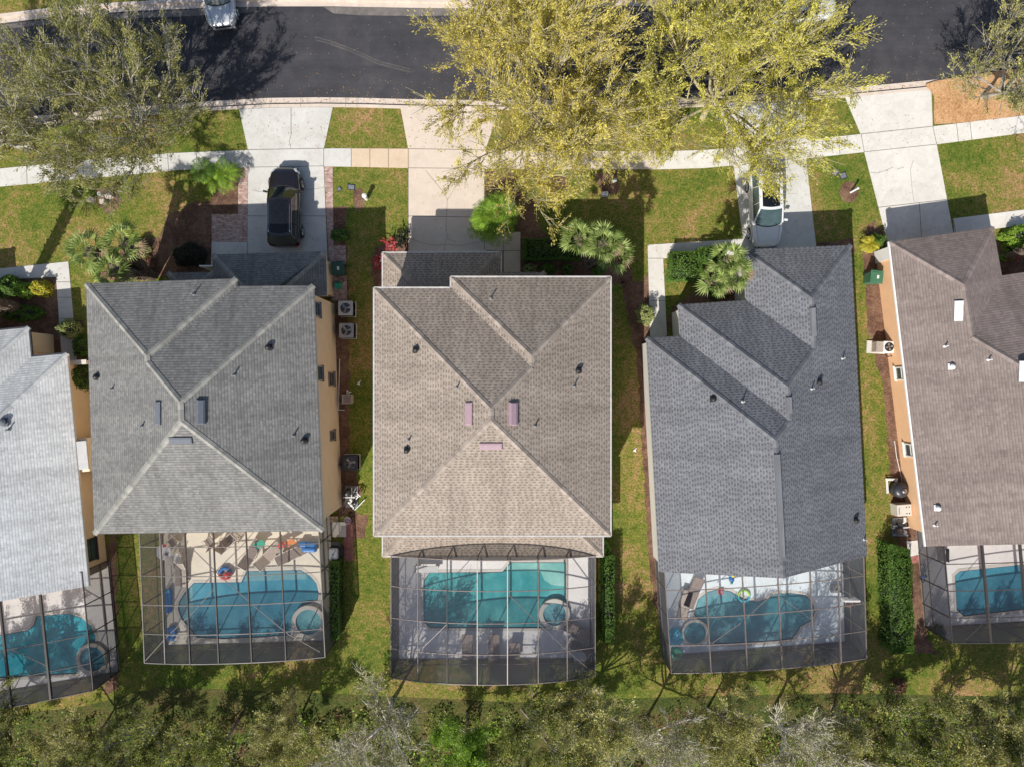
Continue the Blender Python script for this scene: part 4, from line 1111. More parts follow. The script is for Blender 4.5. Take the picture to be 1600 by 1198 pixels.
def onlawn():
    x = R.uniform(0, 1600); y = R.choice((R.uniform(175, 232), R.uniform(265, 440), R.uniform(440, 1060)))
    g = W(x, y, 0); return (g.x, g.y, 0.045)
fallen(2600, onlawn, 'dry leaves scattered over lawns and paving', 0.045)
# ------------------------------------------------------------------ vegetation
def quad_mesh(name, C, A, B, mat):
    "one small leaf-shaped face per row: centre C, half axes A (long) and B (short)"
    n = len(C)
    co = np.empty((n, 4, 3), dtype=np.float32)
    co[:, 0] = C - A; co[:, 1] = C + B - A * 0.1; co[:, 2] = C + A; co[:, 3] = C - B - A * 0.1
    me = bpy.data.meshes.new(name)
    me.vertices.add(n * 4); me.vertices.foreach_set('co', co.ravel())
    me.loops.add(n * 4); me.loops.foreach_set('vertex_index', np.arange(n * 4, dtype=np.int32))
    me.polygons.add(n); me.polygons.foreach_set('loop_start', np.arange(0, n * 4, 4, dtype=np.int32))
    me.polygons.foreach_set('loop_total', np.full(n, 4, dtype=np.int32))
    for m in (mat if isinstance(mat, (list, tuple)) else [mat]): me.materials.append(m)
    me.update(); me.validate()
    return me

def mesh_obj(name, me, parent=None):
    o = bpy.data.objects.new(name, me); COL.objects.link(o); o.parent = parent
    return o

def rand_leaves(rng, pts, size, up=0.5, out=None, asp=0.45):
    n = len(pts)
    nr = rng.normal(size=(n, 3)); nr /= np.linalg.norm(nr, axis=1)[:, None]
    nr[:, 2] = np.abs(nr[:, 2]) + up
    if out is not None: nr = nr * 0.6 + out
    nr /= np.linalg.norm(nr, axis=1)[:, None]
    t = rng.normal(size=(n, 3)); A = np.cross(nr, t); A /= np.linalg.norm(A, axis=1)[:, None]
    B = np.cross(nr, A)
    s = (size * rng.uniform(0.6, 1.4, n))[:, None]
    return pts, A * s, B * s * asp

def tree_meshes(seed, height, rad, leaf_mat, bark_mat, nlimb=7, per=30, leaf=0.085, trunk_h=0.28, tr=0.17, spread=0.10, sub=5, flat=0.55, bare=0.1, twig=0.55):
    rng = np.random.default_rng(seed); rr = random.Random(seed)
    mb = MB(); tips = []
    def limb(p, d, L, r, lvl, segs):
        pts = [Vector(p)]; dirs = [Vector(d)]
        cur = Vector(p); dd = Vector(d).normalized()
        for k in range(segs):
            dd = (dd + Vector((rr.gauss(0, .16), rr.gauss(0, .16), rr.gauss(0.02, .10)))).normalized()
            cur = cur + dd * (L / segs); pts.append(cur.copy()); dirs.append(dd.copy())
        n = (7, 6, 4, 3, 3)[lvl]
        for k in range(segs):
            ra = r * (1 - 0.6 * k / segs); rb_ = r * (1 - 0.6 * (k + 1) / segs)
            mb.cyl(pts[k], pts[k + 1], ra, rb_, n, caps=False)
        return pts, dirs
    th = height * trunk_h
    tp, _ = limb((0, 0, -0.1), (rr.gauss(0, .05), rr.gauss(0, .05), 1), th + 0.1, tr, 0, 3)
    top = tp[-1]
    crown_h = height - th
    for i in range(nlimb):
        az = 2 * math.pi * (i + rr.uniform(-.3, .3)) / nlimb
        el = math.radians(rr.uniform(22, 50)) if i % 3 else math.radians(rr.uniform(55, 80))
        d1 = Vector((math.cos(az) * math.cos(el), math.sin(az) * math.cos(el), math.sin(el)))
        L1 = rad * rr.uniform(0.5, 0.68) / max(0.5, math.cos(el)) * (0.95 if i % 3 else 0.6)
        base = tp[-1].lerp(tp[-2], rr.uniform(0, .5))
        p1, dr1 = limb(base, d1, L1, tr * 0.5, 1, 4)
        for j in range(sub):
            k = min(4, 1 + j * 4 // sub + 1)
            dd = (dr1[k] * 1.1 + Vector((rr.gauss(0, .65), rr.gauss(0, .65), rr.uniform(0.0, .5)))).normalized()
            p2, dr2 = limb(p1[k], dd, rad * rr.uniform(0.28, 0.42), tr * 0.22, 2, 3)
            for q in range(sub):
                k2 = 1 + q % 3
                d3 = (dr2[k2] + Vector((rr.gauss(0, .6), rr.gauss(0, .6), rr.uniform(-.15, .4)))).normalized()
                p3, dr3 = limb(p2[k2], d3, rad * rr.uniform(0.14, 0.22), tr * 0.09, 3, 2)
                for w in range(4):
                    d4 = (dr3[-1] + Vector((rr.gauss(0, .55), rr.gauss(0, .55), rr.uniform(-.2, .35)))).normalized()
                    a = p3[1 + w % 2]; b = a + d4 * twig * rr.uniform(0.6, 1.3)
                    mb.cyl(a, b, tr * 0.06 + 0.006, 0.005, 3, caps=False)
                    tips.append((a, b))
    A0_ = np.array([t[0][:] for t in tips]); B0_ = np.array([t[1][:] for t in tips])
    # squash to the crown's envelope
    keep = rng.uniform(size=len(tips)) > bare
    A0_, B0_ = A0_[keep], B0_[keep]
    dens = rng.gamma(1.1, per / 1.1, size=len(A0_)).astype(int) + 1
    idx = np.repeat(np.arange(len(A0_)), dens)
    t = rng.uniform(0.0, 1.05, len(idx))[:, None]
    pts = A0_[idx] * (1 - t) + B0_[idx] * t + rng.normal(size=(len(idx), 3)) * spread * np.array([1, 1, .7])
    C, A, B = rand_leaves(rng, pts, leaf, 0.5)
    dr = (B0_ - A0_)[idx]; dr /= np.linalg.norm(dr, axis=1)[:, None]
    A = A * 0.5 + dr * np.linalg.norm(A, axis=1)[:, None] * 0.75
    return mb, quad_mesh('crown', C, A, B, leaf_mat), bark_mat

PROTO = {}
def tree(key, label, cat, x, y, rz=0.0, sc=1.0, scz=None, name='street_tree', group=None):
    g = W(x, y, 0)
    if key in PROTO:
        t = copy_tree(PROTO[key])
        for k in ('label', 'category', 'group'):
            if k in t: del t[k]
        t.name = name
    else:
        mb, cm, bm_ = TREES[key]()
        t = thing(name, None, None)
        mb.build('trunk', bm_, t, smooth=True)
        mesh_obj('crown', cm, t)
        PROTO[key] = t
    t.location = g; t.rotation_euler = (0, 0, rz); t.scale = (sc, sc, scz or sc)
    return tag(t, label, cat, group)

TREES = {
    'y1': lambda: tree_meshes(11, 7.6, 6.6, M['lf_yellow'], M['bark_y'], nlimb=15, per=38, leaf=0.056, sub=7, tr=0.2, spread=0.085, twig=1.0, bare=0.05),
    'y2': lambda: tree_meshes(23, 7.4, 6.5, M['lf_lime'], M['bark_y'], nlimb=15, per=38, leaf=0.056, sub=7, tr=0.2, spread=0.085, twig=1.0, bare=0.05),
    'o1': lambda: tree_meshes(35, 7.6, 6.1, M['lf_olive'], M['bark'], nlimb=14, per=46, leaf=0.056, sub=6, tr=0.18, spread=0.10, bare=0.12, twig=0.8),
    'o2': lambda: tree_meshes(47, 7.4, 5.2, M['lf_dusty'], M['bark'], nlimb=11, per=27, leaf=0.054, sub=6, tr=0.18, spread=0.085, bare=0.2, twig=0.75),
    'w1': lambda: tree_meshes(51, 6.6, 3.0, M['lf_wood'], M['bark'], nlimb=9, per=36, leaf=0.056, sub=5, tr=0.10, spread=0.10, twig=0.4),
    'w2': lambda: tree_meshes(52, 6.8, 2.9, M['lf_grey'], M['bark_w'], nlimb=9, per=13, leaf=0.05, sub=6, tr=0.12, spread=0.10, bare=0.4, twig=0.45),
    'w3': lambda: tree_meshes(53, 6.0, 2.8, M['lf_dusty'], M['bark'], nlimb=9, per=34, leaf=0.054, sub=5, tr=0.10, spread=0.10, twig=0.4),
    'w4': lambda: tree_meshes(54, 5.4, 2.3, M['lf_bright'], M['bark'], nlimb=8, per=34, leaf=0.056, sub=5, tr=0.09, spread=0.12, twig=0.35),
}
tree('o1', 'large olive green tree between road and pavement at the upper left, spreading over both', 'tree', 226, 186, 0.3, 0.97)
tree('o2', 'thin dusty crowned tree cut by the upper left corner, its trunk rising from the verge', 'tree', 50, 234, 1.2, 1.0)
tree('y1', 'wide yellow green tree over the road and the beige driveway, left of the pair', 'tree', 836, 196, 0.0, 1.07)
tree('y2', 'wide lime yellow tree over the road and the white parked car, right of the pair', 'tree', 1098, 184, 2.0, 1.05)
tree('o2', 'sparse pale branched tree standing in the orange straw mulch at the upper right', 'tree', 1534, 152, 2.6, 0.95)

WOOD = [
    ('w1', 'dark olive tree at the far left end of the tree line', 20, 1105, 0.3, 1.0),
    ('w3', 'brownish green tree below the lower left pool cage', 165, 1110, 1.2, 0.9),
    ('w1', 'shadowed green tree below the gap between the two left pool cages', 268, 1102, 2.2, 0.9),
    ('w1', 'dark green tree below the flat pool cage of the grey roofed house', 372, 1096, 3.4, 1.0),
    ('w3', 'olive tree left of the bare whitish twiggy tree', 470, 1098, 4.4, 0.85),
    ('w2', 'nearly bare whitish twiggy tree below the gap left of the domed cage', 612, 1084, 0.5, 1.15),
    ('w4', 'bright green leafy tree right of the bare whitish tree', 730, 1098, 1.1, 1.0),
    ('w1', 'olive green tree below the middle of the domed cage', 815, 1092, 5.1, 0.9),
    ('w3', 'pale olive tree below the right corner of the domed cage', 905, 1080, 2.9, 1.05),
    ('w2', 'grey twiggy tree below the gap between the domed cage and the brown framed cage', 1010, 1092, 2.2, 0.95),
    ('w3', 'dusty olive tree below the left half of the brown framed cage', 1105, 1086, 4.0, 1.0),
    ('w2', 'silver grey branched tree below the right half of the brown framed cage', 1205, 1090, 3.4, 1.1),
    ('w3', 'yellow green tree below the right corner of the brown framed cage', 1298, 1092, 5.4, 1.0),
    ('w1', 'mid green tree below the long clipped hedge', 1385, 1092, 1.6, 1.0),
    ('w3', 'broad yellowish tree below the dark framed cage at the right', 1478, 1082, 0.7, 1.15),
    ('w1', 'dense green tree in the lower right corner', 1575, 1092, 2.7, 1.1),
]
for k, lab, x, y, rz, s in WOOD:
    tree(k, lab, 'tree', x, y + (20, 10, 28, 15)[int(rz * 10) % 4], rz, s * (1.0, 0.93, 1.06)[int(rz * 7) % 3], s * 1.15, name='woodland_tree', group='trees of the tree line along the bottom')
# undergrowth: leafy and dry scrub that nobody could count
rng = np.random.default_rng(99)
def undergrowth(name, n, mat, seed, ymin, ymax, hmax, size, label, lawn=False):
    rng = np.random.default_rng(seed)
    cn = 260
    cx = rng.uniform(-34, 34, cn); cy = rng.uniform(ymin, ymax, cn); cr = rng.uniform(0.3, 1.1, cn); ch = rng.uniform(0.2, hmax, cn)
    idx = rng.integers(0, cn, n)
    r = np.sqrt(rng.uniform(0, 1, n)) * cr[idx]; a = rng.uniform(0, 2 * math.pi, n)
    x = cx[idx] + r * np.cos(a); y = cy[idx] + r * np.sin(a)
    z = ch[idx] * (1 - (r / cr[idx]) ** 2) * rng.uniform(0.5, 1.1, n) + 0.03
    C, A, B = rand_leaves(rng, np.stack([x, y, z], 1), size, 0.6)
    o = mesh_obj(name, quad_mesh(name, C, A, B, mat))
    tag(o, label, 'undergrowth', kind='stuff')
undergrowth('undergrowth', 42000, M['lf_wood'], 5, -30, -19.9, 1.3, 0.085, 'olive green scrub filling the ground under the tree line')
undergrowth('undergrowth', 7000, M['lf_rust'], 6, -30, -19.6, 0.8, 0.09, 'rusty brown dry scrub among the green under the tree line')
undergrowth('undergrowth', 4500, M['lf_grey'], 8, -30, -19.6, 1.5, 0.07, 'pale grey twiggy scrub under the tree line')
undergrowth('undergrowth', 12000, M['lf_bright'], 9, -30, -19.6, 1.4, 0.08, 'bright green leafy scrub patches under the tree line')

def shrub_mesh(seed, rx, ry, rz_, n, leaf, mat, box=False, lump=0.15, shell=0.8, up=0.3):
    rng = np.random.default_rng(seed)
    if box:
        p = rng.uniform(-1, 1, (n, 3)); k = rng.integers(0, 5, n)
        p[k == 0, 0] = 1; p[k == 1, 0] = -1; p[k == 2, 1] = 1; p[k == 3, 1] = -1; p[k == 4, 2] = 1
        top = rng.uniform(size=n) < 0.35; p[top, 2] = 1
        nr = p.copy(); nr[:, 2] = np.abs(nr[:, 2])
        ph = np.sin(p[:, 0] * rx * 2.1 + seed) * np.sin(p[:, 1] * ry * 2.3 + 1) * lump
        p = p * (1 - rng.uniform(0, 0.12, n)[:, None]) * (1 + ph[:, None] * 0.6)
        pts = p * np.array([rx, ry, rz_ / 2]); pts[:, 2] += rz_ / 2
    else:
        d = rng.normal(size=(n, 3)); d /= np.linalg.norm(d, axis=1)[:, None]; d[:, 2] = np.abs(d[:, 2]) * 1.0
        r = shell + (1 - shell) * rng.uniform(0, 1, n)
        lp = 1 + lump * (np.sin(d[:, 0] * 5 + seed) * np.sin(d[:, 1] * 6 + seed * 2) + 0.6 * np.sin(d[:, 2] * 9 + seed * 3))
        pts = d * (r * lp)[:, None] * np.array([rx, ry, rz_]); nr = d
    pts[:, 2] = np.maximum(pts[:, 2], 0.02)
    C, A, B = rand_leaves(rng, pts, leaf, up, out=nr / np.linalg.norm(nr, axis=1)[:, None] * 0.7)
    return quad_mesh('foliage', C, A, B, mat)

def shrub(label, x, y, rx, ry, h, mat, n=700, leaf=0.06, rz=0.0, name='shrub', cat='bush', seed=1, group=None, box=False, lump=0.15, core=True, shell=0.8):
    t = thing(name, label, cat, W(x, y, 0), rz, group)
    mesh_obj('foliage', shrub_mesh(seed, rx, ry, h, n, leaf, mat, box, lump, shell), t)
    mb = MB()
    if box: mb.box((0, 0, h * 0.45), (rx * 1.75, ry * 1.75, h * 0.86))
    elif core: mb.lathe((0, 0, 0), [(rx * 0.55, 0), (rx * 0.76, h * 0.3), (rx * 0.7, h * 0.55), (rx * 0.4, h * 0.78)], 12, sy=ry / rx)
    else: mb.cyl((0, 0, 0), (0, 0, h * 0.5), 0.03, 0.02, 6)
    mb.build('stems', M['lf_dark'], t, smooth=True)  # box and lathe are a dark inner core filling the leaf shell
    return t

G1 = lambda h, x, y: (x, y)
shrub('long dense green clipped hedge between the brown framed cage and the orange walled house', 1388, 926, 0.66, 3.1, 1.45, M['lf_green'], n=11000, leaf=0.06, box=True, name='hedge', cat='hedge', seed=3, rz=math.radians(2), lump=0.1)
shrub('narrow dark hedge along the east side of the flat cage, below the grill', 530, 930, 0.28, 2.4, 1.3, M['lf_green'], n=3500, leaf=0.05, box=True, name='hedge', cat='hedge', seed=4)
shrub('narrow green hedge beside the east wall of the domed cage', 946, 925, 0.34, 2.7, 1.4, M['lf_green'], n=4200, leaf=0.06, box=True, name='hedge', cat='hedge', seed=5)
shrub('dark clipped hedge in shade in front of the brown roofed middle house', 862, 393, 1.75, 0.62, 0.9, M['lf_green'], n=4500, leaf=0.055, box=True, name='hedge', cat='hedge', seed=7)
shrub('square clipped hedge filling the corner of the white front path', 1066, 420, 0.95, 0.85, 1.0, M['lf_green'], n=4200, leaf=0.06, box=True, name='hedge', cat='hedge', seed=8, lump=0.12)
shrub('short clipped hedge arm beside the white front path, pointing at the palm', 1106, 402, 0.75, 0.45, 0.95, M['lf_green'], n=2200, leaf=0.06, box=True, name='hedge', cat='hedge', seed=9, rz=0.15)
shrub('round pale green clipped bush in the mulch left of the grey roofed house', 222, 392, 0.62, 0.62, 1.0, M['lf_pale'], n=1700, leaf=0.055, seed=10)
shrub('small pale green bush touching the eave of the grey roofed house', 204, 431, 0.55, 0.5, 0.8, M['lf_pale'], n=1200, leaf=0.05, seed=11)
shrub('light green round bush beside the left front path, below the lawn', 116, 515, 0.62, 0.58, 1.3, M['lf_pale'], n=1700, leaf=0.06, seed=12)
shrub('tall dark shrub squeezed between the pale roofed house and its neighbour', 138, 590, 0.4, 1.0, 2.0, M['lf_green'], n=2200, leaf=0.06, seed=13)
shrub('dark low shrub below the light green bush by the left front path', 130, 541, 0.45, 0.7, 0.8, M['lf_green'], n=1300, leaf=0.06, seed=14)
shrub('golden green croton bush in the corner of the left front path', 70, 452, 0.55, 0.5, 0.9, M['lf_gold'], n=1200, leaf=0.065, seed=15)
shrub('glossy green spiky shrub at the left edge beside the front path', 20, 449, 0.85, 0.65, 1.1, M['lf_green'], n=2600, leaf=0.09, seed=16)
shrub('bright green shrub between the spiky shrub and the golden croton', 44, 455, 0.5, 0.5, 1.0, M['lf_bright'], n=1300, leaf=0.07, seed=17)
shrub('shaded low green shrub row in front of the pale roofed house', 40, 490, 1.3, 0.5, 0.7, M['lf_green'], n=2400, leaf=0.07, seed=18)
shrub('round bright clipped bush in the mulch below the white front path', 1007, 492, 0.5, 0.62, 1.2, M['lf_pale'], n=1600, leaf=0.055, seed=19)
shrub('low yellowish shrub under the shade by the middle house porch', 828, 421, 0.42, 0.3, 0.6, M['lf_pale'], n=700, leaf=0.055, seed=20)
shrub('small olive shrub left of the round one by the middle house', 856, 421, 0.5, 0.32, 0.7, M['lf_green'], n=900, leaf=0.055, seed=21)
shrub('small round clipped shrub beside the palm trunk of the middle house', 886, 422, 0.34, 0.34, 0.7, M['lf_green'], n=800, leaf=0.05, seed=22)
shrub('dark shrub right of the palm trunk of the middle house', 935, 422, 0.45, 0.35, 0.6, M['lf_green'], n=700, leaf=0.06, seed=23)
shrub('dark glossy shrub on the paver edge beside the black parked car', 532, 369, 0.55, 0.35, 0.6, M['lf_green'], n=1100, leaf=0.08, seed=24)
shrub('dark green rounded shrub at the corner of the white front driveway', 1366, 380, 0.5, 0.5, 0.9, M['lf_green'], n=1500, leaf=0.06, seed=25)
shrub('large yellow green shrub at the right edge beside the path', 1585, 372, 0.9, 0.7, 1.2, M['lf_bright'], n=2300, leaf=0.07, seed=26)
shrub('round light green shrub at the right edge below the larger one', 1575, 386, 0.48, 0.4, 0.7, M['lf_bright'], n=1200, leaf=0.06, seed=27)
shrub('small bright weed-like shrub at the roof corner by the right edge', 1563, 371, 0.25, 0.3, 0.5, M['lf_bright'], n=400, leaf=0.06, seed=28)
shrub('low bright shrub at the wall above the shaded porch at the right edge', 1572, 403, 0.55, 0.22, 0.5, M['lf_bright'], n=700, leaf=0.06, seed=29)
shrub('dark low shrub in the shade between the path and the mauve roof', 1296, 392, 0.7, 0.25, 0.5, M['lf_green'], n=700, leaf=0.06, seed=30)
shrub('reddish ground plant row in the bed beside the stepped dark roof', 1130, 452, 1.1, 0.4, 0.35, M['lf_rust'], n=1500, leaf=0.07, seed=31, core=False, shell=0.3)
shrub('small green tuft in the red bed beside the stepped dark roof', 1117, 463, 0.3, 0.25, 0.4, M['lf_green'], n=350, leaf=0.06, seed=32)
shrub('dark purple brown shrub in the shade between garage and lawn left of the black car', 300, 400, 1.0, 0.7, 0.9, M['lf_dark'], n=2400, leaf=0.08, seed=33)
shrub('rusty brown dry shrub at the foot of the leaning palm trunks', 232, 414, 0.6, 0.7, 0.5, M['lf_rust'], n=900, leaf=0.07, seed=34, core=False, shell=0.3)
shrub('green shrub cluster by the brown roofed house lanai corner', 944, 858, 0.35, 0.6, 0.9, M['lf_bright'], n=900, leaf=0.06, seed=35)
shrub('green shrub growing against the outside of the orange walled house cage', 1464, 985, 0.5, 0.5, 0.7, M['lf_wood'], n=800, leaf=0.06, seed=36)
shrub('dry brown grass clump standing alone before the tree line at the right', 1401, 1070, 0.5, 0.5, 0.7, M['lf_rust'], n=900, leaf=0.09, seed=37, core=False, shell=0.3)
shrub('red leaved small shrub in the tree line right of the bare whitish tree', 700, 1165, 0.25, 0.25, 0.8, M['lf_red'], n=250, leaf=0.08, seed=38, core=False)

def fan_palm(label, x, y, lean, h, heads=1, seed=1, crown_r=0.95, trunk_r=0.16, mat=None, name='fan_palm'):
    """fan palm: booted trunk(s) and heads of folded fan leaves; lean = list of (dx, dy, height) of the heads"""
    rr = random.Random(seed); t = thing(name, label, 'palm', W(x, y, 0))
    for k, (dx, dy, hh) in enumerate(lean):
        mb = MB(); n = 9; pts = []
        for i in range(n + 1):
            s = i / n; pts.append(Vector((dx * s ** 1.4, dy * s ** 1.4, hh * s)))
        for i in range(n):
            mb.cyl(pts[i], pts[i + 1], trunk_r * (1.12 if i % 2 else 1.0), trunk_r * (0.95 if i % 2 else 1.1), 9)
        # boot stubs
        for i in range(int(hh * 16)):
            s = rr.uniform(0.15, 0.97); p = Vector((dx * s ** 1.4, dy * s ** 1.4, hh * s)); a = rr.uniform(0, 6.283)
            o_ = Vector((math.cos(a), math.sin(a), 0)); mb.bar(p + o_ * trunk_r * 0.7, p + o_ * (trunk_r + 0.12) + Vector((0, 0, 0.14)), 0.06, 0.03)
        mb.build('trunk', M['boots'], t)
        top = pts[-1]; fb = MB(); db = MB()
        nf = 14
        for f in range(nf):
            az = f * 2.399963 + rr.uniform(-.2, .2); s = f / nf
            el = math.radians(70 - 85 * s + rr.uniform(-8, 8))
            d = Vector((math.cos(az) * math.cos(el), math.sin(az) * math.cos(el), math.sin(el)))
            side = Vector((-math.sin(az), math.cos(az), 0)); upv = side.cross(d) * -1
            pet = crown_r * rr.uniform(0.40, 0.62); q = top + d * pet
            tgt = fb if s < 0.9 else db
            tgt.bar(top, q, 0.025, 0.015)
            ns = 11; R_ = crown_r * rr.uniform(0.55, 0.8)
            for g_ in range(ns):
                a = math.radians(-62 + 124 * g_ / (ns - 1))
                v = d * math.cos(a) + side * math.sin(a)
                L = R_ * (1 - 0.25 * abs(a) / 1.9) * rr.uniform(0.85, 1.1)
                w = (side * math.cos(a) - d * math.sin(a)) * 0.042
                m1 = q + v * L * 0.55 + upv * 0.03 * (g_ % 2); e_ = q + v * L - Vector((0, 0, 0.10 * L + 0.02))
                tgt.poly([q, m1 - w, e_, m1 + w])
        fb.build('crown', mat or M['lf_palm'], t)
        db.build('dead_fronds', M['wood'], t)
    return t

def feather_palm(label, x, y, h, r, nf, mat, seed=1, stems=1, name='feather_palm', leaflet=0.26, cat='palm', droop=0.9):
    rr = random.Random(seed); t = thing(name, label, cat, W(x, y, 0))
    tb = MB(); fb = MB()
    for st in range(stems):
        ox, oy = (rr.uniform(-.35, .35) * r if stems > 1 else 0), (rr.uniform(-.35, .35) * r if stems > 1 else 0)
        hh = h * rr.uniform(0.7, 1.0); tb.cyl((ox * .4, oy * .4, -0.05), (ox, oy, hh), 0.06, 0.04, 7)
        for f in range(nf):
            az = f * 2.4 + rr.uniform(-.3, .3); el0 = math.radians(rr.uniform(20, 78)); L = r * rr.uniform(0.7, 1.0)
            p = Vector((ox, oy, hh)); seg = 7; el = el0
            for k in range(seg):
                d = Vector((math.cos(az) * math.cos(el), math.sin(az) * math.cos(el), math.sin(el)))
                q = p + d * (L / seg); side = Vector((-math.sin(az), math.cos(az), 0))
                fb.bar(p, q, 0.014, 0.01)
                if k > 0:
                    ll = leaflet * (0.5 + math.sin(math.pi * (k + 0.5) / seg) * 0.7)
                    for sg in (-1, 1):
                        for j in (0.25, 0.75):
                            b = p.lerp(q, j); tip = b + side * sg * ll + d * ll * 0.6 - Vector((0, 0, 0.08))
                            w = d * 0.028; fb.poly([b - w, b.lerp(tip, .5) - w, tip, b.lerp(tip, .5) + w])
                p = q; el -= math.radians(13 * droop + 6 * k * 0.5)
    tb.build('trunk', M['bark'], t); fb.build('crown', mat, t)
    return t

# crowns lean away from the plan's centre only through their real height
fan_palm('triple headed fan palm with leaning booted trunks left of the grey roofed house', 240, 432, [(-0.95, 0.55, 5.1), (0.75, 1.15, 4.6), (0.1, -0.45, 4.6)], 5, seed=2, crown_r=1.1, trunk_r=0.27)
fan_palm('triple headed fan palm standing in front of the brown roofed middle house', 918, 414, [(-0.95, 0.75, 4.3), (0.35, 0.35, 4.9), (1.05, -0.1, 4.2)], 5, seed=5, crown_r=1.02, trunk_r=0.22)
fan_palm('double headed fan palm beside the white garage corner of the stepped dark roof', 1098, 441, [(0.05, 0.6, 4.6), (0.55, -0.1, 4.2), (-0.35, -0.45, 3.9)], 5, seed=8, crown_r=1.02, trunk_r=0.15)
fan_palm('fan palm at the left edge, only its leaning trunk in view', 31, 481, [(0.1, 0.2, 7.0)], 7, seed=9, crown_r=1.5, trunk_r=0.32)
fan_palm('fan palm at the right edge beside the path, its whitish trunk leaving the frame', 1568, 402, [(0.9, 0.3, 5.8)], 6, seed=12, crown_r=1.3, trunk_r=0.2)
feather_palm('bright green feathery palm clump at the pavement end of the paver band', 352, 287, 0.9, 1.3, 16, M['lf_bright'], seed=3, stems=2)
feather_palm('dark feathery palm behind the bright one at the pavement end of the paver band', 331, 276, 1.6, 1.1, 12, M['lf_green'], seed=4)
feather_palm('lush bright green palm clump right of the beige driveway', 775, 350, 1.5, 1.55, 15, M['lf_bright'], seed=6, stems=6, leaflet=0.34)
feather_palm('yellow green small palm beside the dark shrub at the orange wall', 1352, 384, 0.7, 0.85, 13, M['lf_gold'], seed=7, leaflet=0.2)
def rosette(label, x, y, mats, seed, n=40, r=0.45, h=0.7, name='cordyline'):
    rr = random.Random(seed); t = thing(name, label, 'plant', W(x, y, 0)); mb = MB()
    for k in range(n):
        ox, oy = rr.uniform(-.35, .35), rr.uniform(-.35, .35); a = rr.uniform(0, 6.28); el = rr.uniform(0.1, 1.2)
        d = Vector((math.cos(a) * math.cos(el), math.sin(a) * math.cos(el), math.sin(el))); s = Vector((-math.sin(a), math.cos(a), 0)) * 0.045
        b = Vector((ox, oy, rr.uniform(0.3, 1) * h)); e_ = b + d * r * rr.uniform(.6, 1.1) - Vector((0, 0, .08))
        mb.poly([b, b.lerp(e_, .5) - s, e_, b.lerp(e_, .5) + s])
    mb.build('leaves', mats, t)
    mb = MB()
    for k in range(4): mb.cyl((rr.uniform(-.2, .2), rr.uniform(-.2, .2), 0), (rr.uniform(-.3, .3), rr.uniform(-.3, .3), h), 0.02, 0.015, 5)
    mb.build('stems', M['bark'], t)
rosette('red leaved cordyline at the left corner of the brown roofed garage', 612, 386, M['lf_red'], 1, n=60, r=0.5)
rosette('red and pink cordyline row along the west wall of the brown roofed garage', 594, 412, M['lf_red'], 2, n=50, r=0.4)
rosette('dark bronze leaved plant between the red cordyline and the beige driveway', 630, 376, M['lf_dark'], 3, n=60, r=0.5)
rosette('pink flowering plant against the wall at the right edge', 1580, 400, M['lf_red'], 4, n=30, r=0.35, h=0.4)
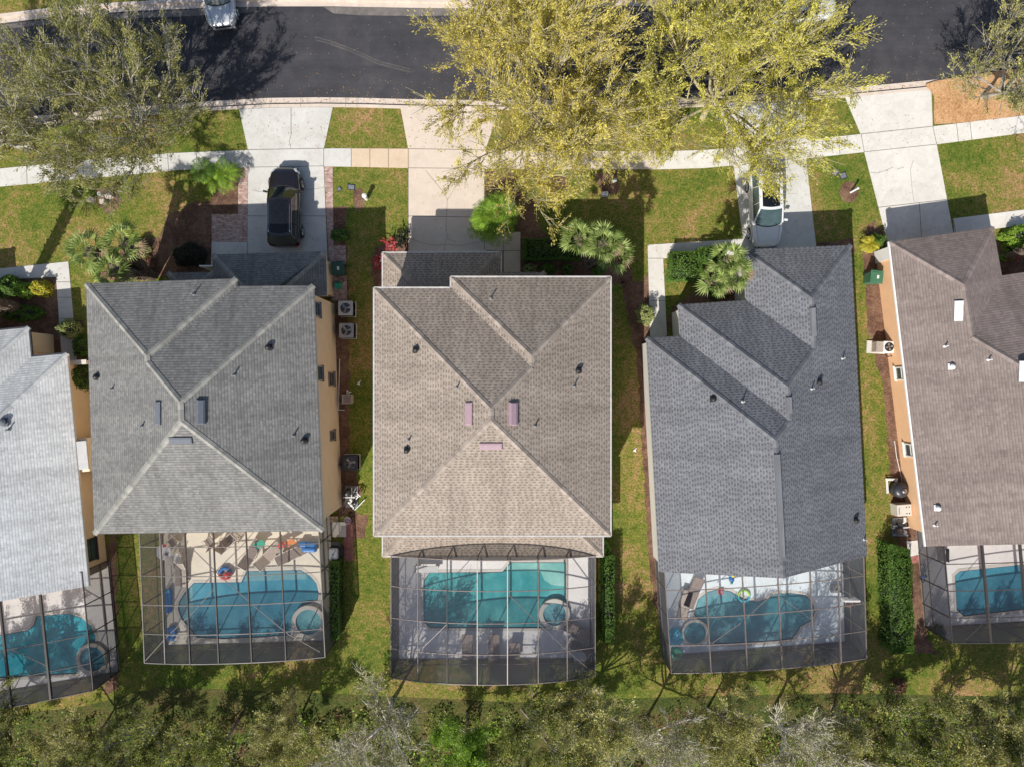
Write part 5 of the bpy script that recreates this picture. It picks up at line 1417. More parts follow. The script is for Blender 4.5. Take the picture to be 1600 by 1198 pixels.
# ------------------------------------------------------------------ cars
def car(name, label, loc, rz, paint, L=4.7, Wd=1.88, Ht=1.70, suv=True, pano=False, rails=False, trim=None, glassm=None):
    t = thing(name, label, 'car', loc, rz)
    hw = Wd / 2; glassm = glassm or M['carglass']
    # stations: y/L, width factor, top height
    if suv:
        ST = [(-.5, .60, .62), (-.492, .76, .86), (-.47, .88, .98), (-.42, .955, 1.02), (-.3, 1.0, 1.02), (0, 1.0, 1.00), (.15, 1.0, 1.0), (.24, .99, .99), (.32, .96, .96), (.40, .905, .90), (.455, .80, .82), (.485, .64, .72), (.5, .42, .58)]
        gh = dict(b0=-.475, b1=.235, r0=-.385, r1=.055)
    else:
        ST = [(-.5, .62, .60), (-.49, .80, .80), (-.46, .92, .93), (-.40, .97, .97), (-.3, 1.0, .97), (0, 1.0, .93), (.15, 1.0, .92), (.24, .99, .90), (.32, .97, .86), (.40, .93, .80), (.455, .84, .73), (.485, .70, .64), (.5, .50, .52)]
        gh = dict(b0=-.42, b1=.235, r0=-.26, r1=.04)
    mb = MB(); rings = []
    for y, wf, zt in ST:
        w = hw * wf
        e = abs(y) > .47
        rings.append([(-w * .90, y * L, .22 if not e else .34), (-w * .985, y * L, .42), (-w, y * L, zt * .72), (-w * .965, y * L, zt * .90), (-w * .86, y * L, zt * .985), (-w * .45, y * L, zt * 1.012), (0, y * L, zt * 1.02),
                      (w * .45, y * L, zt * 1.012), (w * .86, y * L, zt * .985), (w * .965, y * L, zt * .90), (w, y * L, zt * .72), (w * .985, y * L, .42), (w * .90, y * L, .22 if not e else .34)])
    vs = [v for r in rings for v in r]; n = len(rings[0]); fs = []
    for j in range(len(rings) - 1):
        for k in range(n - 1): fs.append((j * n + k, j * n + k + 1, (j + 1) * n + k + 1, (j + 1) * n + k))
        fs.append((j * n + n - 1, j * n, (j + 1) * n, (j + 1) * n + n - 1))
    fs.append(tuple(range(n))); fs.append(tuple(range(len(vs) - 1, len(vs) - n - 1, -1)))
    mb.mesh(vs, fs)
    body = mb.build('body', paint, t, smooth=True, fixn=True)
    body.modifiers.new('s', 'SUBSURF').levels = 1; body.modifiers['s'].render_levels = 2
    zb = ST[5][2] * .985
    bw, rw = hw * .90, hw * .70
    b0, b1, r0, r1 = [gh[k] * L for k in ('b0', 'b1', 'r0', 'r1')]
    zr = Ht - .03
    def curve(y, w, z, bow, n=7):
        return [Vector((w * (2 * i / (n - 1) - 1), y + bow * (1 - (2 * i / (n - 1) - 1) ** 2), z + .03 * (1 - (2 * i / (n - 1) - 1) ** 2))) for i in range(n)]
    wb, wt = curve(b1 - .12, bw * .93, zb, .16), curve(r1, rw * .95, zr, .08)
    mb = MB(); n = 7
    mb.mesh(wb + wt, [(i, i + 1, n + i + 1, n + i) for i in range(n - 1)])
    mb.build('windscreen', glassm, t, smooth=True)
    rb_, rt = curve(b0 + .09, bw * .9, zb, -.14), curve(r0 + .04, rw * .93, zr - .02, -.12)
    mb = MB(); mb.mesh(rb_ + rt, [(i, n + i, n + i + 1, i + 1) for i in range(n - 1)])
    mb.build('rear_window', glassm, t, smooth=True)
    # roof: domed panel
    mb = MB(); rows = 7; g = []
    for j in range(rows):
        s = j / (rows - 1)
        c0, c1 = curve(r0 + .04, rw * .97, zr - .02, -.12), curve(r1, rw * .97, zr, .08)
        for i in range(n):
            p = c0[i].lerp(c1[i], s); p.z += .035 * math.sin(math.pi * s); g.append(p)
    mb.mesh(g, [(j * n + i, j * n + i + 1, (j + 1) * n + i + 1, (j + 1) * n + i) for j in range(rows - 1) for i in range(n - 1)])
    roof = mb.build('roof_panel', paint, t, smooth=True)
    if pano:
        mb = MB(); g = []
        ps, pe = (0.06, 0.94) if pano == 2 else (0.30, 0.93)
        for j in range(6):
            s = ps + (pe - ps) * j / 5
            for i in range(n):
                p = c0[i].lerp(c1[i], s); p.x *= .80; p.z += .035 * math.sin(math.pi * s) + .012; g.append(p)
        mb.mesh(g, [(j * n + i, j * n + i + 1, (j + 1) * n + i + 1, (j + 1) * n + i) for j in range(5) for i in range(n - 1)])
        mb.build('glass_roof', M['roofglass'], t, smooth=True)
    # sides: pillars in paint, glass between
    for sg in (-1, 1):
        ys = [b0 + .10, L * -.24, L * -.02, b1 - .14]; yt = [r0 + .02, L * -.235, L * -.03, r1 - .02]
        B_ = [Vector((sg * bw, y, zb + .0)) for y in ys]; T_ = [Vector((sg * rw * .99, y, zr - .02)) for y in yt]
        mb = MB()
        for i in range(3): mb.poly([B_[i], B_[i + 1], T_[i + 1], T_[i]])
        mb.build('side_window', glassm, t)
        mb = MB()
        off = Vector((sg * .012, 0, .01))
        mb.bar(B_[0] + off, T_[0] + off, .09, .05); mb.bar(B_[3] + off, T_[3] + off, .07, .05)
        mb.bar(T_[0] + off, T_[3] + off, .06, .05)
        mb.bar(B_[1] + off * .6, T_[1] + off * .6, .02, .07); mb.bar(B_[2] + off * .6, T_[2] + off * .6, .02, .07)
        mb.build('pillars', paint, t)
        if trim:
            mb = MB(); mb.bar(B_[0] + off * 2, B_[3] + off * 2, .02, .03); mb.bar(T_[0] + off * 4, T_[3] + off * 4, .02, .02); mb.bar(B_[0] + off * 2, T_[0] + off * 3, .02, .02)
            mb.build('window_trim', trim, t)
        if rails:
            mb = MB(); x = sg * rw * .93
            mb.tube([(x, r0 + .15, zr + .02), (x, r0 + .25, zr + .07), (x, r1 - .45, zr + .07), (x, r1 - .35, zr + .03)], .022, 6)
            mb.build('roof_rail', M['chrome'], t)
        mb = MB(); mb.box((sg * (hw + .10), b1 - .28, zb + .05), (.22, .12, .15), sg * .2); mb.bar((sg * (hw - .06), b1 - .26, zb), (sg * (hw + .05), b1 - .27, zb + .03), .05, .05)
        mb.build('mirror', paint, t, bevel=.03)
        for yy in (L * .305, L * -.295):
            c = Vector((sg * (hw - .10), yy, .35)); w = MB()
            ax = Vector((sg * .12, 0, 0))
            w.cyl(c - ax, c + ax, .35, .35, 22)
            wh = w.build('wheel', M['rubber'], t, bevel=.02)
            w = MB(); w.cyl(c + ax * .95, c + ax * 1.06, .23, .21, 16)
            for k in range(5):
                a = k * 1.2566; w.bar(c + ax * 1.1, c + ax * 1.1 + Vector((0, math.cos(a) * .21, math.sin(a) * .21)), .05, .03)
            rim = w.build('rim', M['chrome'], t); rim.parent = wh
        # wheel arches
            w = MB()
            for k in range(10):
                a0, a1 = math.pi * k / 10, math.pi * (k + 1) / 10
                w.bar((sg * (hw * .985), yy + math.cos(a0) * .40, .35 + math.sin(a0) * .38), (sg * (hw * .985), yy + math.cos(a1) * .40, .35 + math.sin(a1) * .38), .04, .05)
            w.build('wheel_arch', M['rubber'] if paint is M['p_black'] else paint, t)
        mb = MB(); y0 = L * .435
        mb.mesh([(sg * hw * .60, L * .478, .76), (sg * hw * .86, L * .425, .845), (sg * hw * .93, L * .405, .74), (sg * hw * .90, L * .44, .62), (sg * hw * .66, L * .492, .60),
                 (sg * hw * .56, L * .44, .80)], [(0, 1, 2, 3, 4), (5, 1, 0)])
        o = mb.build('headlight', M['lamp'], t)
        mb = MB(); mb.mesh([(sg * hw * .62, L * -.497, .88), (sg * hw * .90, L * -.478, .88), (sg * hw * .965, L * -.43, .86), (sg * hw * .97, L * -.43, .74), (sg * hw * .92, L * -.482, .72), (sg * hw * .62, L * -.503, .72)], [(0, 1, 2, 3, 4, 5)])
        mb.build('tail_light', M['redlamp'], t)
        for yy in (L * -.05, L * -.25):
            mb = MB(); mb.box((sg * (hw + .01), yy, .80), (.04, .18, .03)); mb.build('door_handle', trim or paint, t)
    mb = MB(); mb.box((0, L * .493, .55), (hw * 1.05, .05, .16)); mb.build('grille', M['black'], t, bevel=.01)
    mb = MB(); mb.box((0, L * .488, .36), (hw * 1.5, .10, .14)); mb.build('bumper', M['black'] if paint is M['p_black'] else M['midgrey'], t, bevel=.03)
    mb = MB(); cw = curve(b1 - .10, bw * .86, zb + .01, .17)
    for a, b in zip(cw[:-1], cw[1:]): mb.bar(a + Vector((0, .02, .005)), b + Vector((0, .02, .005)), .05, .02)
    mb.build('cowl', M['black'], t)
    for x0 in (-.55, .15):
        mb = MB(); mb.bar((x0, b1 + .02, zb + .04), (x0 + .5, b1 - .25, zb + .14), .02, .015); mb.build('wiper', M['rubber'], t)
    # hood creases
    mb = MB()
    for sg in (-1, 1): mb.bar((sg * hw * .74, b1 + .02, zb + .018), (sg * hw * .60, L * .44, .86 if suv else .77), .012, .008)
    mb.build('bonnet_seam', M['black'], t)
    return t

car('parked_car', 'black estate car parked in shade on the driveway of the grey roofed house', W(451, 330, 0.0) + Vector((0, 0.05, 0.03)), 0.0, M['p_black'], L=4.75, Wd=1.9, Ht=1.72, rails=True, pano=2, trim=M['chrome'])
car('parked_car', 'white car with a glass roof parked nose down under the lime yellow tree', Vector((15.0, 10.35, 0.03)), math.pi + math.radians(2), M['p_white'], L=4.6, Wd=1.86, Ht=1.66, pano=1, glassm=M['carglass_b'])
car('parked_car', 'silver white car nosing into the road at the top left, cut by the frame', W(347, 14, 0.0) + Vector((0.0, 0.85, -0.06)), math.pi + math.radians(7), M['p_silver'], L=4.5, Wd=1.8, Ht=1.5, suv=False, glassm=M['carglass_b'])
car('parked_car', 'white car standing along the road, half hidden under the lime yellow tree', Vector((17.0, 22.35, -0.10)), math.radians(-85), M['p_white'], L=4.6, Wd=1.85, Ht=1.6, suv=False)

# ------------------------------------------------------------------ things beside the houses
def ac_unit(label, x, y, s=0.8, h=0.75, body='lightgrey', fan='midgrey', rz=0.0):
    t = thing('air_conditioner', label, 'air conditioner', W(x, y, 0), rz)
    mb = MB(); mb.box((0, 0, 0.05), (s + .04, s + .04, .10)); mb.build('base_slab', M['con_grey'], t)
    mb = MB(); mb.box((0, 0, .10 + (h - .30) / 2), (s * .96, s * .96, h - .30))
    for k_ in range(4):
        a_ = k_ * math.pi / 2; mb.box((s * .46 * math.cos(a_), s * .46 * math.sin(a_), h - .13), (.04, s * .9, .16), a_); mb.build('casing', M['midgrey'], t, bevel=.06)
    mb = MB(); n = 24; r = s * .36
    mb.prism([(-s / 2 + .05, -s / 2), (s / 2 - .05, -s / 2), (s / 2, -s / 2 + .05), (s / 2, s / 2 - .05), (s / 2 - .05, s / 2), (-s / 2 + .05, s / 2), (-s / 2, s / 2 - .05), (-s / 2, -s / 2 + .05)], h - .05, h, holes=[[(r * math.cos(2 * math.pi * k / n), r * math.sin(2 * math.pi * k / n)) for k in range(n)]])
    mb.build('lid', M[body], t)
    mb = MB()
    for k in range(3):
        a = k * 2.094; p = [Vector((0.03 * math.cos(a), 0.03 * math.sin(a), h - .09))]
        for da, rr_ in ((-.1, .5), (-.05, .95), (.45, .95), (.6, .5)): p.append(Vector((r * rr_ * math.cos(a + da), r * rr_ * math.sin(a + da), h - .11 + .04 * (da > 0.2))))
        mb.poly(p)
    mb.cyl((0, 0, h - .14), (0, 0, h - .06), r * .22, r * .2, 12)
    mb.build('fan', M[fan], t)
    mb = MB(); mb.cyl((0, 0, h - .16), (0, 0, h - .158), r, r, 24)
    mb.build('fan_well', M['black'], t)
    mb = MB()
    for rr_ in (.35, .6, .85, 1.0):
        pts = [(r * rr_ * math.cos(2 * math.pi * k / 20), r * rr_ * math.sin(2 * math.pi * k / 20), h + .005) for k in range(21)]
        mb.tube(pts, .006, 4)
    for k in range(6):
        a = k * 1.047; mb.bar((0, 0, h + .006), (r * math.cos(a), r * math.sin(a), h + .006), .01, .008)
    mb.build('fan_guard', M['steel'], t)
    mb = MB(); mb.tube([(-s / 2, -.1, .25), (-s / 2 - .2, -.12, .25), (-s / 2 - .25, -.12, .5)], .025, 6); mb.build('coolant_pipe', M['black'], t)
    return t
ac_unit('square pale grey air conditioner with bright fan, upper one by the tan wall', 545, 484, .86, .85, 'lightgrey', 'steel')
ac_unit('greenish grey air conditioner with dark fan blades, lower one by the tan wall', 546, 518, .86, .8, 'steel', 'lightgrey')
ac_unit('dark boxed pump unit with a round fan beside the small window of the tan house', 551, 721, .9, .7, 'darkmetal', 'lightgrey')

def split_unit(label, x, y):
    t = thing('air_conditioner', label, 'air conditioner', W(x, y, 0), math.radians(-3))
    mb = MB(); mb.box((-.12, 0, .05), (1.2, .75, .1)); mb.build('base_slab', M['offwhite'], t)
    mb = MB(); mb.box((-.2, 0, .40), (.5, .62, .6)); mb.build('cabinet', M['sling_l'], t, bevel=.02)
    mb = MB(); mb.box((.24, 0, .45), (.62, .7, .7)); mb.build('casing', M['white'], t, bevel=.04)
    mb = MB(); mb.cyl((.24, 0, .80), (.24, 0, .818), .27, .27, 24); mb.build('fan_well', M['black'], t)
    mb = MB()
    for k in range(4):
        a = k * 1.57; mb.poly([Vector((.24, 0, .83)), Vector((.24 + .24 * math.cos(a), .24 * math.sin(a), .83)), Vector((.24 + .2 * math.cos(a + .6), .2 * math.sin(a + .6), .83))])
    mb.build('fan', M['steel'], t)
    mb = MB(); mb.tube([(.3, -.35, .3), (.35, -.55, .35), (.6, -.5, .5), (.7, -.65, .5)], .03, 6); mb.build('coolant_pipe', M['black'], t)
split_unit('white air conditioner with a round fan on a pale slab by the orange wall', 1372, 543)

def wheelie_bin(label, x, y, rz, mat='green_bin'):
    t = thing('wheeled_bin', label, 'bin', W(x, y, 0), rz)
    mb = MB(); mb.box((0, 0, .52), (.60, .62, .96), taper=1.12); mb.build('tub', M[mat], t, bevel=.05)
    mb = MB(); mb.box((0, 0, 1.04), (.74, .76, .07)); mb.box((0, -.02, 1.085), (.6, .6, .03)); mb.build('lid', M[mat], t, bevel=.03)
    mb = MB(); mb.box((.05, 0, 1.105), (.12, .20, .006)); mb.build('sticker', M['white'], t)
    mb = MB(); mb.bar((-.3, .42, .98), (.3, .42, .98), .04, .04); mb.build('handle', M[mat], t)
    for sx in (-.3, .3):
        mb = MB(); mb.cyl((sx - .03, .30, .12), (sx + .03, .30, .12), .12, .12, 14); mb.build('wheel', M['rubber'], t)
wheelie_bin('dark green wheeled bin with a white sticker on the pavers beside the tan wall', 534, 424, .1)
wheelie_bin('green wheeled bin with a white sticker by the orange wall', 1356, 437, -.1, 'green_bin2')
t = thing('hose_reel', 'small bright teal hose reel on the pavers below the dark green bin', 'hose reel', W(530, 447, 0))
mb = MB(); mb.box((0, 0, .18), (.34, .40, .30)); mb.build('stand', M['teal'], t, bevel=.04)
mb = MB(); mb.cyl((-.16, 0, .38), (.16, 0, .38), .16, .16, 16); mb.build('drum', M['teal'], t, bevel=.02)
mb = MB(); mb.tube([(.1, .1, .3), (.3, .3, .05), (.1, .5, .03), (-.2, .55, .03)], .015, 6); mb.build('hose', M['green_bin'], t)

def pipes(t, runs, mat, r=.03, name='pipe'):
    for run in runs:
        mb = MB(); mb.tube(run, r, 7)
        for p in run[1:-1]: mb.lathe((p[0], p[1], p[2] - r * 1.3), [(r * 1.1, 0), (r * 1.45, r * .6), (r * 1.45, r * 2), (r * 1.1, r * 2.6)], 8)
        mb.build(name, mat, t)
t = thing('pool_heater', 'small grey louvred pool heater with white pipes beside the tan house wall', 'pool heater', W(546, 623, 0))
mb = MB(); mb.box((0, 0, .35), (.55, .5, .6)); mb.build('casing', M['sling_l'], t, bevel=.02)
for k in range(6):
    mb = MB(); mb.bar((-.22 + .07, .18 - k * .07, .665), (.22, .18 - k * .07, .665), .025, .02); mb.build('louvre', M['mauve'], t)
mb = MB()
for s_ in (-.26, .26): mb.bar((-.34, s_, .66), (.34, s_, .66), .03, .03)
mb.bar((-.27, -.26, .66), (-.27, .26, .66), .03, .03); mb.build('frame', M['lightgrey'], t)
pipes(t, [[(-.05, .3, .4), (-.05, .5, .4), (-.05, .5, .1)], [(.05, .3, .35), (.05, .42, .35), (.12, .42, .1)]], M['pvc'])
t = thing('pool_pump', 'tangle of white pool pipes and valves beside the tan house corner', 'pool pump', W(551, 775, 0))
mb = MB(); mb.box((-.05, 0, .04), (.75, 1.3, .08)); mb.build('base_slab', M['midgrey'], t)
mb = MB(); mb.cyl((-.2, -.35, .28), (.25, -.35, .28), .13, .13, 14); mb.build('motor', M['darkmetal'], t, bevel=.02)
mb = MB(); mb.lathe((-.15, .32, .08), [(.2, 0), (.22, .1), (.22, .7), (.15, .85), (.04, .88)], 18); mb.build('filter_tank', M['darkmetal'], t, smooth=True)
pipes(t, [[(-.4, .05, .7), (.25, .05, .7), (.25, .05, .1)], [(.05, .6, .5), (.05, -.2, .5), (.05, -.2, .2)], [(.3, .2, .45), (.42, .05, .45), (.3, -.1, .45)], [(-.2, -.15, .4), (0, -.25, .4), (-.1, -.4, .4), (.1, -.5, .4)],
          [(.15, -.8, .15), (.75, -.18, .15)], [(-.05, -.5, .3), (.12, -.62, .3), (.05, -.75, .1)], [(.35, .35, .5), (.42, .2, .5), (.55, .1, .5), (.62, .12, .1)]], M['pvc'], .035)
for k, (x_, y_) in enumerate(((-.1, -.28), (.05, -.45), (.3, .12), (.0, -.1))):
    mb = MB(); mb.lathe((x_, y_, .45), [(.06, 0), (.07, .05), (.07, .1), (.03, .14)], 10); mb.build('valve', M['white'], t)
t = thing('pool_filter', 'round dark pool filter with a white elbow pipe by the orange wall', 'pool filter', W(1399, 763, 0))
mb = MB(); mb.lathe((0, 0, 0), [(.38, 0), (.40, .1), (.46, .12), (.46, .62), (.40, .74), (.25, .82), (.08, .84)], 20); mb.build('tank', M['darkmetal'], t, smooth=True)
mb = MB(); mb.lathe((.08, -.02, .82), [(.14, 0), (.14, .06), (.06, .10)], 12); mb.build('cap', M['chrome'], t)
pipes(t, [[(-.05, .45, .25), (-.05, .62, .25), (-.66, .62, .2), (-.60, -.25, .2)], [(-.1, .42, .2), (-.1, .54, .2), (-.56, .54, .14), (-.50, -.25, .14)]], M['pvc'], .035)
t = thing('pool_heater', 'beige pool heater cabinet below the round dark filter at the orange wall', 'pool heater', W(1402, 793, 0), .06)
mb = MB(); mb.box((0, 0, .4), (.85, .68, .8)); mb.build('casing', M['offwhite'], t, bevel=.03)
mb = MB()
for x_, y_ in ((.12, .18), (.28, .18), (.12, -.2), (.28, -.2)): mb.cyl((x_, y_, .79), (x_, y_, .806), .04, .04, 10)
mb.box((-.32, 0, .803), (.03, .4, .01)); mb.build('vent_slots', M['black'], t)
t = thing('pool_pump', 'dark pump with a cluster of white pipes between the beige heater and the long hedge', 'pool pump', W(1407, 820, 0))
mb = MB(); mb.box((-.1, -.1, .04), (.9, 1.1, .08)); mb.build('base_slab', M['midgrey'], t)
mb = MB(); mb.cyl((-.35, .1, .25), (.1, 0, .25), .13, .13, 14); mb.build('motor', M['darkmetal'], t)
mb = MB(); mb.lathe((-.25, -.35, .08), [(.2, 0), (.2, .35), (.1, .45)], 14); mb.build('strainer', M['brown_f'], t)
pipes(t, [[(.0, .55, .4), (.0, .25, .4), (.0, .1, .2)], [(.1, .55, .4), (.08, .25, .4)], [(-.6, .0, .3), (-.3, .02, .3)], [(-.1, -.05, .5), (.25, -.02, .5)], [(-.05, -.2, .45), (.1, -.35, .45), (0, -.45, .45), (.15, -.55, .45)], [(-.5, -.55, .12), (.1, -.48, .12)]], M['pvc'], .035)
for x_, y_ in ((.05, -.3), (-.05, -.4), (.12, -.5)):
    mb = MB(); mb.lathe((x_, y_, .42), [(.06, 0), (.07, .05), (.07, .1), (.03, .14)], 10); mb.build('valve', M['white'], t)
for i, (x_, y_, lab) in enumerate(((1419, 792, 'upper of two whitish round canisters beside the orange wall'), (1428, 820, 'lower of two whitish round canisters beside the orange wall'))):
    t = thing('canister', lab, 'canister', W(x_, y_, 0))
    mb = MB(); mb.lathe((0, 0, 0), [(.12, 0), (.12, .5), (.08, .58)], 14); mb.build('tub', M['lightgrey'], t)
    mb = MB(); mb.lathe((0, 0, .58), [(.1, 0), (.1, .06), (.05, .08)], 12); mb.build('lid', M['white'], t)
# conduit along walls
t = thing('drain_pipe', 'thin white pipe lying along the foot of the tan side wall', 'pipe', W(531, 600, 0))
mb = MB(); mb.tube([(W(531, 561).x - t.location.x, W(531, 561).y - t.location.y, .06), (W(529, 640).x - t.location.x, W(529, 640).y - t.location.y, .06), (W(539, 640).x - t.location.x, W(539, 640).y - t.location.y, .06)], .025, 6); mb.build('pipe', M['pvc'], t)
t = thing('garden_hose', 'thin white hose lying in the grass beside the orange wall', 'hose', W(1400, 700, 0))
mb = MB(); mb.tube([(W(x, y).x - t.location.x, W(x, y).y - t.location.y, .05) for x, y in ((1397, 688), (1400, 712), (1407, 742), (1412, 770))], .02, 6); mb.build('hose', M['pvc'], t)

def lawn_box(label, x, y, w, d, h, rz, mat='beigebox', name='utility_box', hole=True):
    t = thing(name, label, 'utility box', W(x, y, 0), rz)
    mb = MB(); mb.box((0, 0, h / 2), (w, d, h)); mb.build('box', M[mat], t, bevel=.02)
    mb = MB(); mb.box((0, 0, h + .01), (w * .86, d * .8, .02)); mb.build('lid', M[mat], t, bevel=.01)
    if hole:
        mb = MB(); mb.cyl((w * .12, 0, h + .018), (w * .12, 0, h + .025), min(w, d) * .16, min(w, d) * .16, 12); mb.build('cap', M['midgrey'], t)
lawn_box('beige utility box on the left lawn, left of the mulch circle cluster', 146, 314, .32, .26, .35, .9)
lawn_box('pale utility box at the upper right of the mulch circle cluster', 174, 308, .38, .26, .4, .4)
lawn_box('square cream utility box at the bottom of the mulch circle cluster', 165, 317, .30, .28, .4, .1, 'ivory', hole=False)
t = thing('utility_post', 'round pale capped post at the top of the mulch circle cluster', 'utility post', W(162, 306, 0))
mb = MB(); mb.cyl((0, 0, 0), (0, 0, .5), .11, .11, 16); mb.build('post', M['lightgrey'], t)
mb = MB(); mb.cyl((0, 0, .5), (0, 0, .51), .06, .06, 12); mb.build('cap', M['midgrey'], t)
lawn_box('white capped utility box in mulch left of the tree shadow, middle lawn', 944, 305, .40, .24, .35, .05, 'white')
lawn_box('small pale round-lidded box in the mulch patch by the middle pavement', 960, 283, .26, .22, .12, .3, 'lightgrey')
def meter_lid(label, x, y, w, d, rz):
    t = thing('meter_box', label, 'meter box', W(x, y, 0.012), rz)
    mb = MB(); mb.box((0, 0, .015), (w, d, .03)); mb.build('rim', M['darkmetal'], t)
    mb = MB(); mb.box((0, 0, .035), (w * .8, d * .74, .015)); mb.box((0, 0, .045), (w * .3, d * .3, .008)); mb.build('lid', M['steel'], t)
meter_lid('grey meter lid in a black rim on the lawn right of the black car', 549, 293, .44, .34, -.1)
meter_lid('upper left of two grey meter lids on the lawn beside the white car drive', 1305, 270, .38, .38, .9)
meter_lid('lower right of two grey meter lids on the lawn beside the white car drive', 1317, 275, .42, .40, .35)
meter_lid('small sunken grey lid left of the black rimmed meter lid', 530, 296, .26, .22, .6)
def path_post(label, x, y, h=.75, r=.09, dx=0, dy=0):
    t = thing('lawn_post', label, 'post', W(x, y, 0))
    mb = MB(); mb.cyl((0, 0, 0), (dx, dy, h), r, r * .9, 14); mb.build('post', M['white'], t)
    mb = MB(); mb.lathe((dx, dy, h), [(r * 1.2, 0), (r * 1.2, .05), (r * .5, .09)], 14); mb.build('cap', M['white'], t)
path_post('white round topped post casting a dark shadow on the lawn right of the black car', 573, 311, .7, .12)
path_post('white leaning post in a mulch circle left of the white front driveway', 1329, 301, .65, .06, .12, .06)
# long-lasting drift of cut grass at the road edge
# ------------------------------------------------------------------ pool side furniture
Z = .10
def at(x, y): return W(x, y, 0) + Vector((0, 0, Z))
def lounger(label, x, y, rz, mat='sling', back=35, L=1.9, group=None, frame='offwhite'):
    t = thing('sun_lounger', label, 'sun lounger', at(x, y), rz, group)
    mb = MB(); w = .62; s = L * .62
    for sx in (-w / 2, w / 2): mb.bar((sx, 0, .33), (sx, s, .33), .035, .04)
    for yy in (.0, s): mb.bar((-w / 2, yy, .33), (w / 2, yy, .33), .035, .04)
    mb.build('frame', M[frame], t)
    mb = MB(); mb.box((0, s / 2, .345), (w - .05, s - .04, .03)); mb.build('seat', M[mat], t)
    a = math.radians(back); bl = L * .38
    mb = MB(); e = Vector((0, -bl * math.cos(a), .345 + bl * math.sin(a)))
    mb.bar((0, 0, .36), e, w - .05, .03); mb.build('backrest', M[mat], t)
    mb = MB()
    for sx in (-w / 2, w / 2): mb.bar((sx, .0, .36), (sx, e.y, e.z), .035, .04)
    mb.bar((-w / 2, e.y, e.z), (w / 2, e.y, e.z), .035, .035); mb.build('back_frame', M[frame], t)
    for sx in (-w / 2, w / 2):
        for yy in (.05, s - .1):
            mb = MB(); mb.bar((sx, yy, 0), (sx, yy, .31), .035, .035); mb.build('leg', M[frame], t)
    return t
def chair(label, x, y, rz, mat='sling', frame='offwhite', group=None):
    t = thing('patio_chair', label, 'chair', at(x, y), rz, group)
    mb = MB(); mb.box((0, 0, .42), (.5, .5, .03)); mb.build('seat', M[mat], t)
    mb = MB(); mb.bar((0, -.25, .44), (0, -.42, .95), .5, .03); mb.build('backrest', M[mat], t)
    for sx in (-.27, .27):
        mb = MB(); mb.tube([(sx, -.25, .42), (sx, -.44, .98)], .018, 6); mb.tube([(sx, -.3, .64), (sx, .25, .64), (sx, .25, 0)], .018, 6); mb.build('arm', M[frame], t)
        mb = MB(); mb.tube([(sx, -.28, 0), (sx, -.25, .42)], .018, 6); mb.build('leg', M[frame], t)
    return t
t = thing('round_table', 'round white patio table laid with plates near the left wall of the flat cage', 'table', at(266, 857))
mb = MB(); mb.lathe((0, 0, .70), [(.44, 0), (.46, .02), (.44, .04)], 28); mb.build('tabletop', M['white'], t)
for k in range(4):
    a = .8 + k * 1.57; mb = MB(); mb.bar((.3 * math.cos(a), .3 * math.sin(a), .70), (.36 * math.cos(a), .36 * math.sin(a), 0), .04, .04); mb.build('leg', M['white'], t)
for x_, y_, m_, lab in ((259, 851, 'red', 'small red bowl on the round white patio table'), (272, 853, 'sling', 'brown dish on the round white patio table'), (262, 864, 'brown_f', 'brown cup on the round white patio table')):
    q = W(x_, y_, .74) ; t = thing('bowl', lab, 'bowl', Vector((q.x, q.y, .84)))
    mb = MB(); mb.lathe((0, 0, 0), [(.05, 0), (.10, .05), (.105, .06), (.09, .055), (.04, .015)], 14); mb.build('bowl_body', M[m_], t)
chair('white patio chair right of the round table', 282, 868, -1.4, 'white', 'white')
chair('grey patio chair between the round table and the house wall', 278, 843, 2.4, 'sling_l', 'white')
lounger('taupe lounger with white frame lying below the round table', 287, 886, math.pi, 'sling_l', 40, 1.6)
chair('dark slung patio chair left of the tiled cluster under the eave', 333, 843, .6, 'sling')
chair('taupe patio chair near the eave, left of the stacked pair', 356, 846, -.5, 'sling_l')
chair('taupe patio chair tilted against its neighbour under the eave', 367, 838, -.9, 'sling')
chair('brown patio chair furthest right of the group under the eave', 378, 830, .9, 'sling_l')
lounger('leftmost of three slanted taupe loungers above the blue pool', 393, 868, math.radians(150) + math.pi, 'sling', 30, 1.9)
lounger('middle one of three slanted taupe loungers above the blue pool', 420, 870, math.radians(135) + math.pi, 'sling_l', 30, 1.9)
lounger('rightmost of three slanted taupe loungers above the blue pool', 453, 866, math.radians(115) + math.pi, 'sling', 15, 1.9)
def cloth(label, pts, mat, z=.5, name='towel'):
    c = W(*pts[0], 0); t = thing(name, label, 'towel', Vector((c.x, c.y, Z)))
    p = [(W(*q, .3).x - c.x, W(*q, .3).y - c.y) for q in pts]
    mb = MB(); mb.prism(p, z - .02, z); mb.build('cloth', M[mat], t, bevel=.01)
cloth('teal towel draped over the leftmost slanted lounger', [(398, 848), (412, 840), (418, 848), (404, 856)], 'teal')
cloth('orange towel draped behind the slanted loungers', [(446, 846), (458, 839), (466, 845), (452, 853)], 'orange')
cloth('pink towel beside the orange towel near the eave', [(434, 850), (444, 844), (449, 850), (440, 856)], 'red')
t = thing('inflatable_raft', 'blue inflatable raft against the house wall at the corner of the flat cage', 'pool float', at(486, 852))
mb = MB(); mb.box((0, 0, .22), (.9, .62, .38)); mb.build('raft_body', M['blue'], t, bevel=.14)
mb = MB(); mb.box((-.35, .18, .3), (.5, .35, .3)); mb.build('raft_pillow', M['blue'], t, bevel=.1)
t = thing('foam_float', 'long upright blue foam float left of the pool in the flat cage', 'pool float', at(267, 936))
mb = MB(); mb.box((0, 0, .15), (.36, 1.45, .26)); mb.build('float_body', M['blue'], t, bevel=.10)
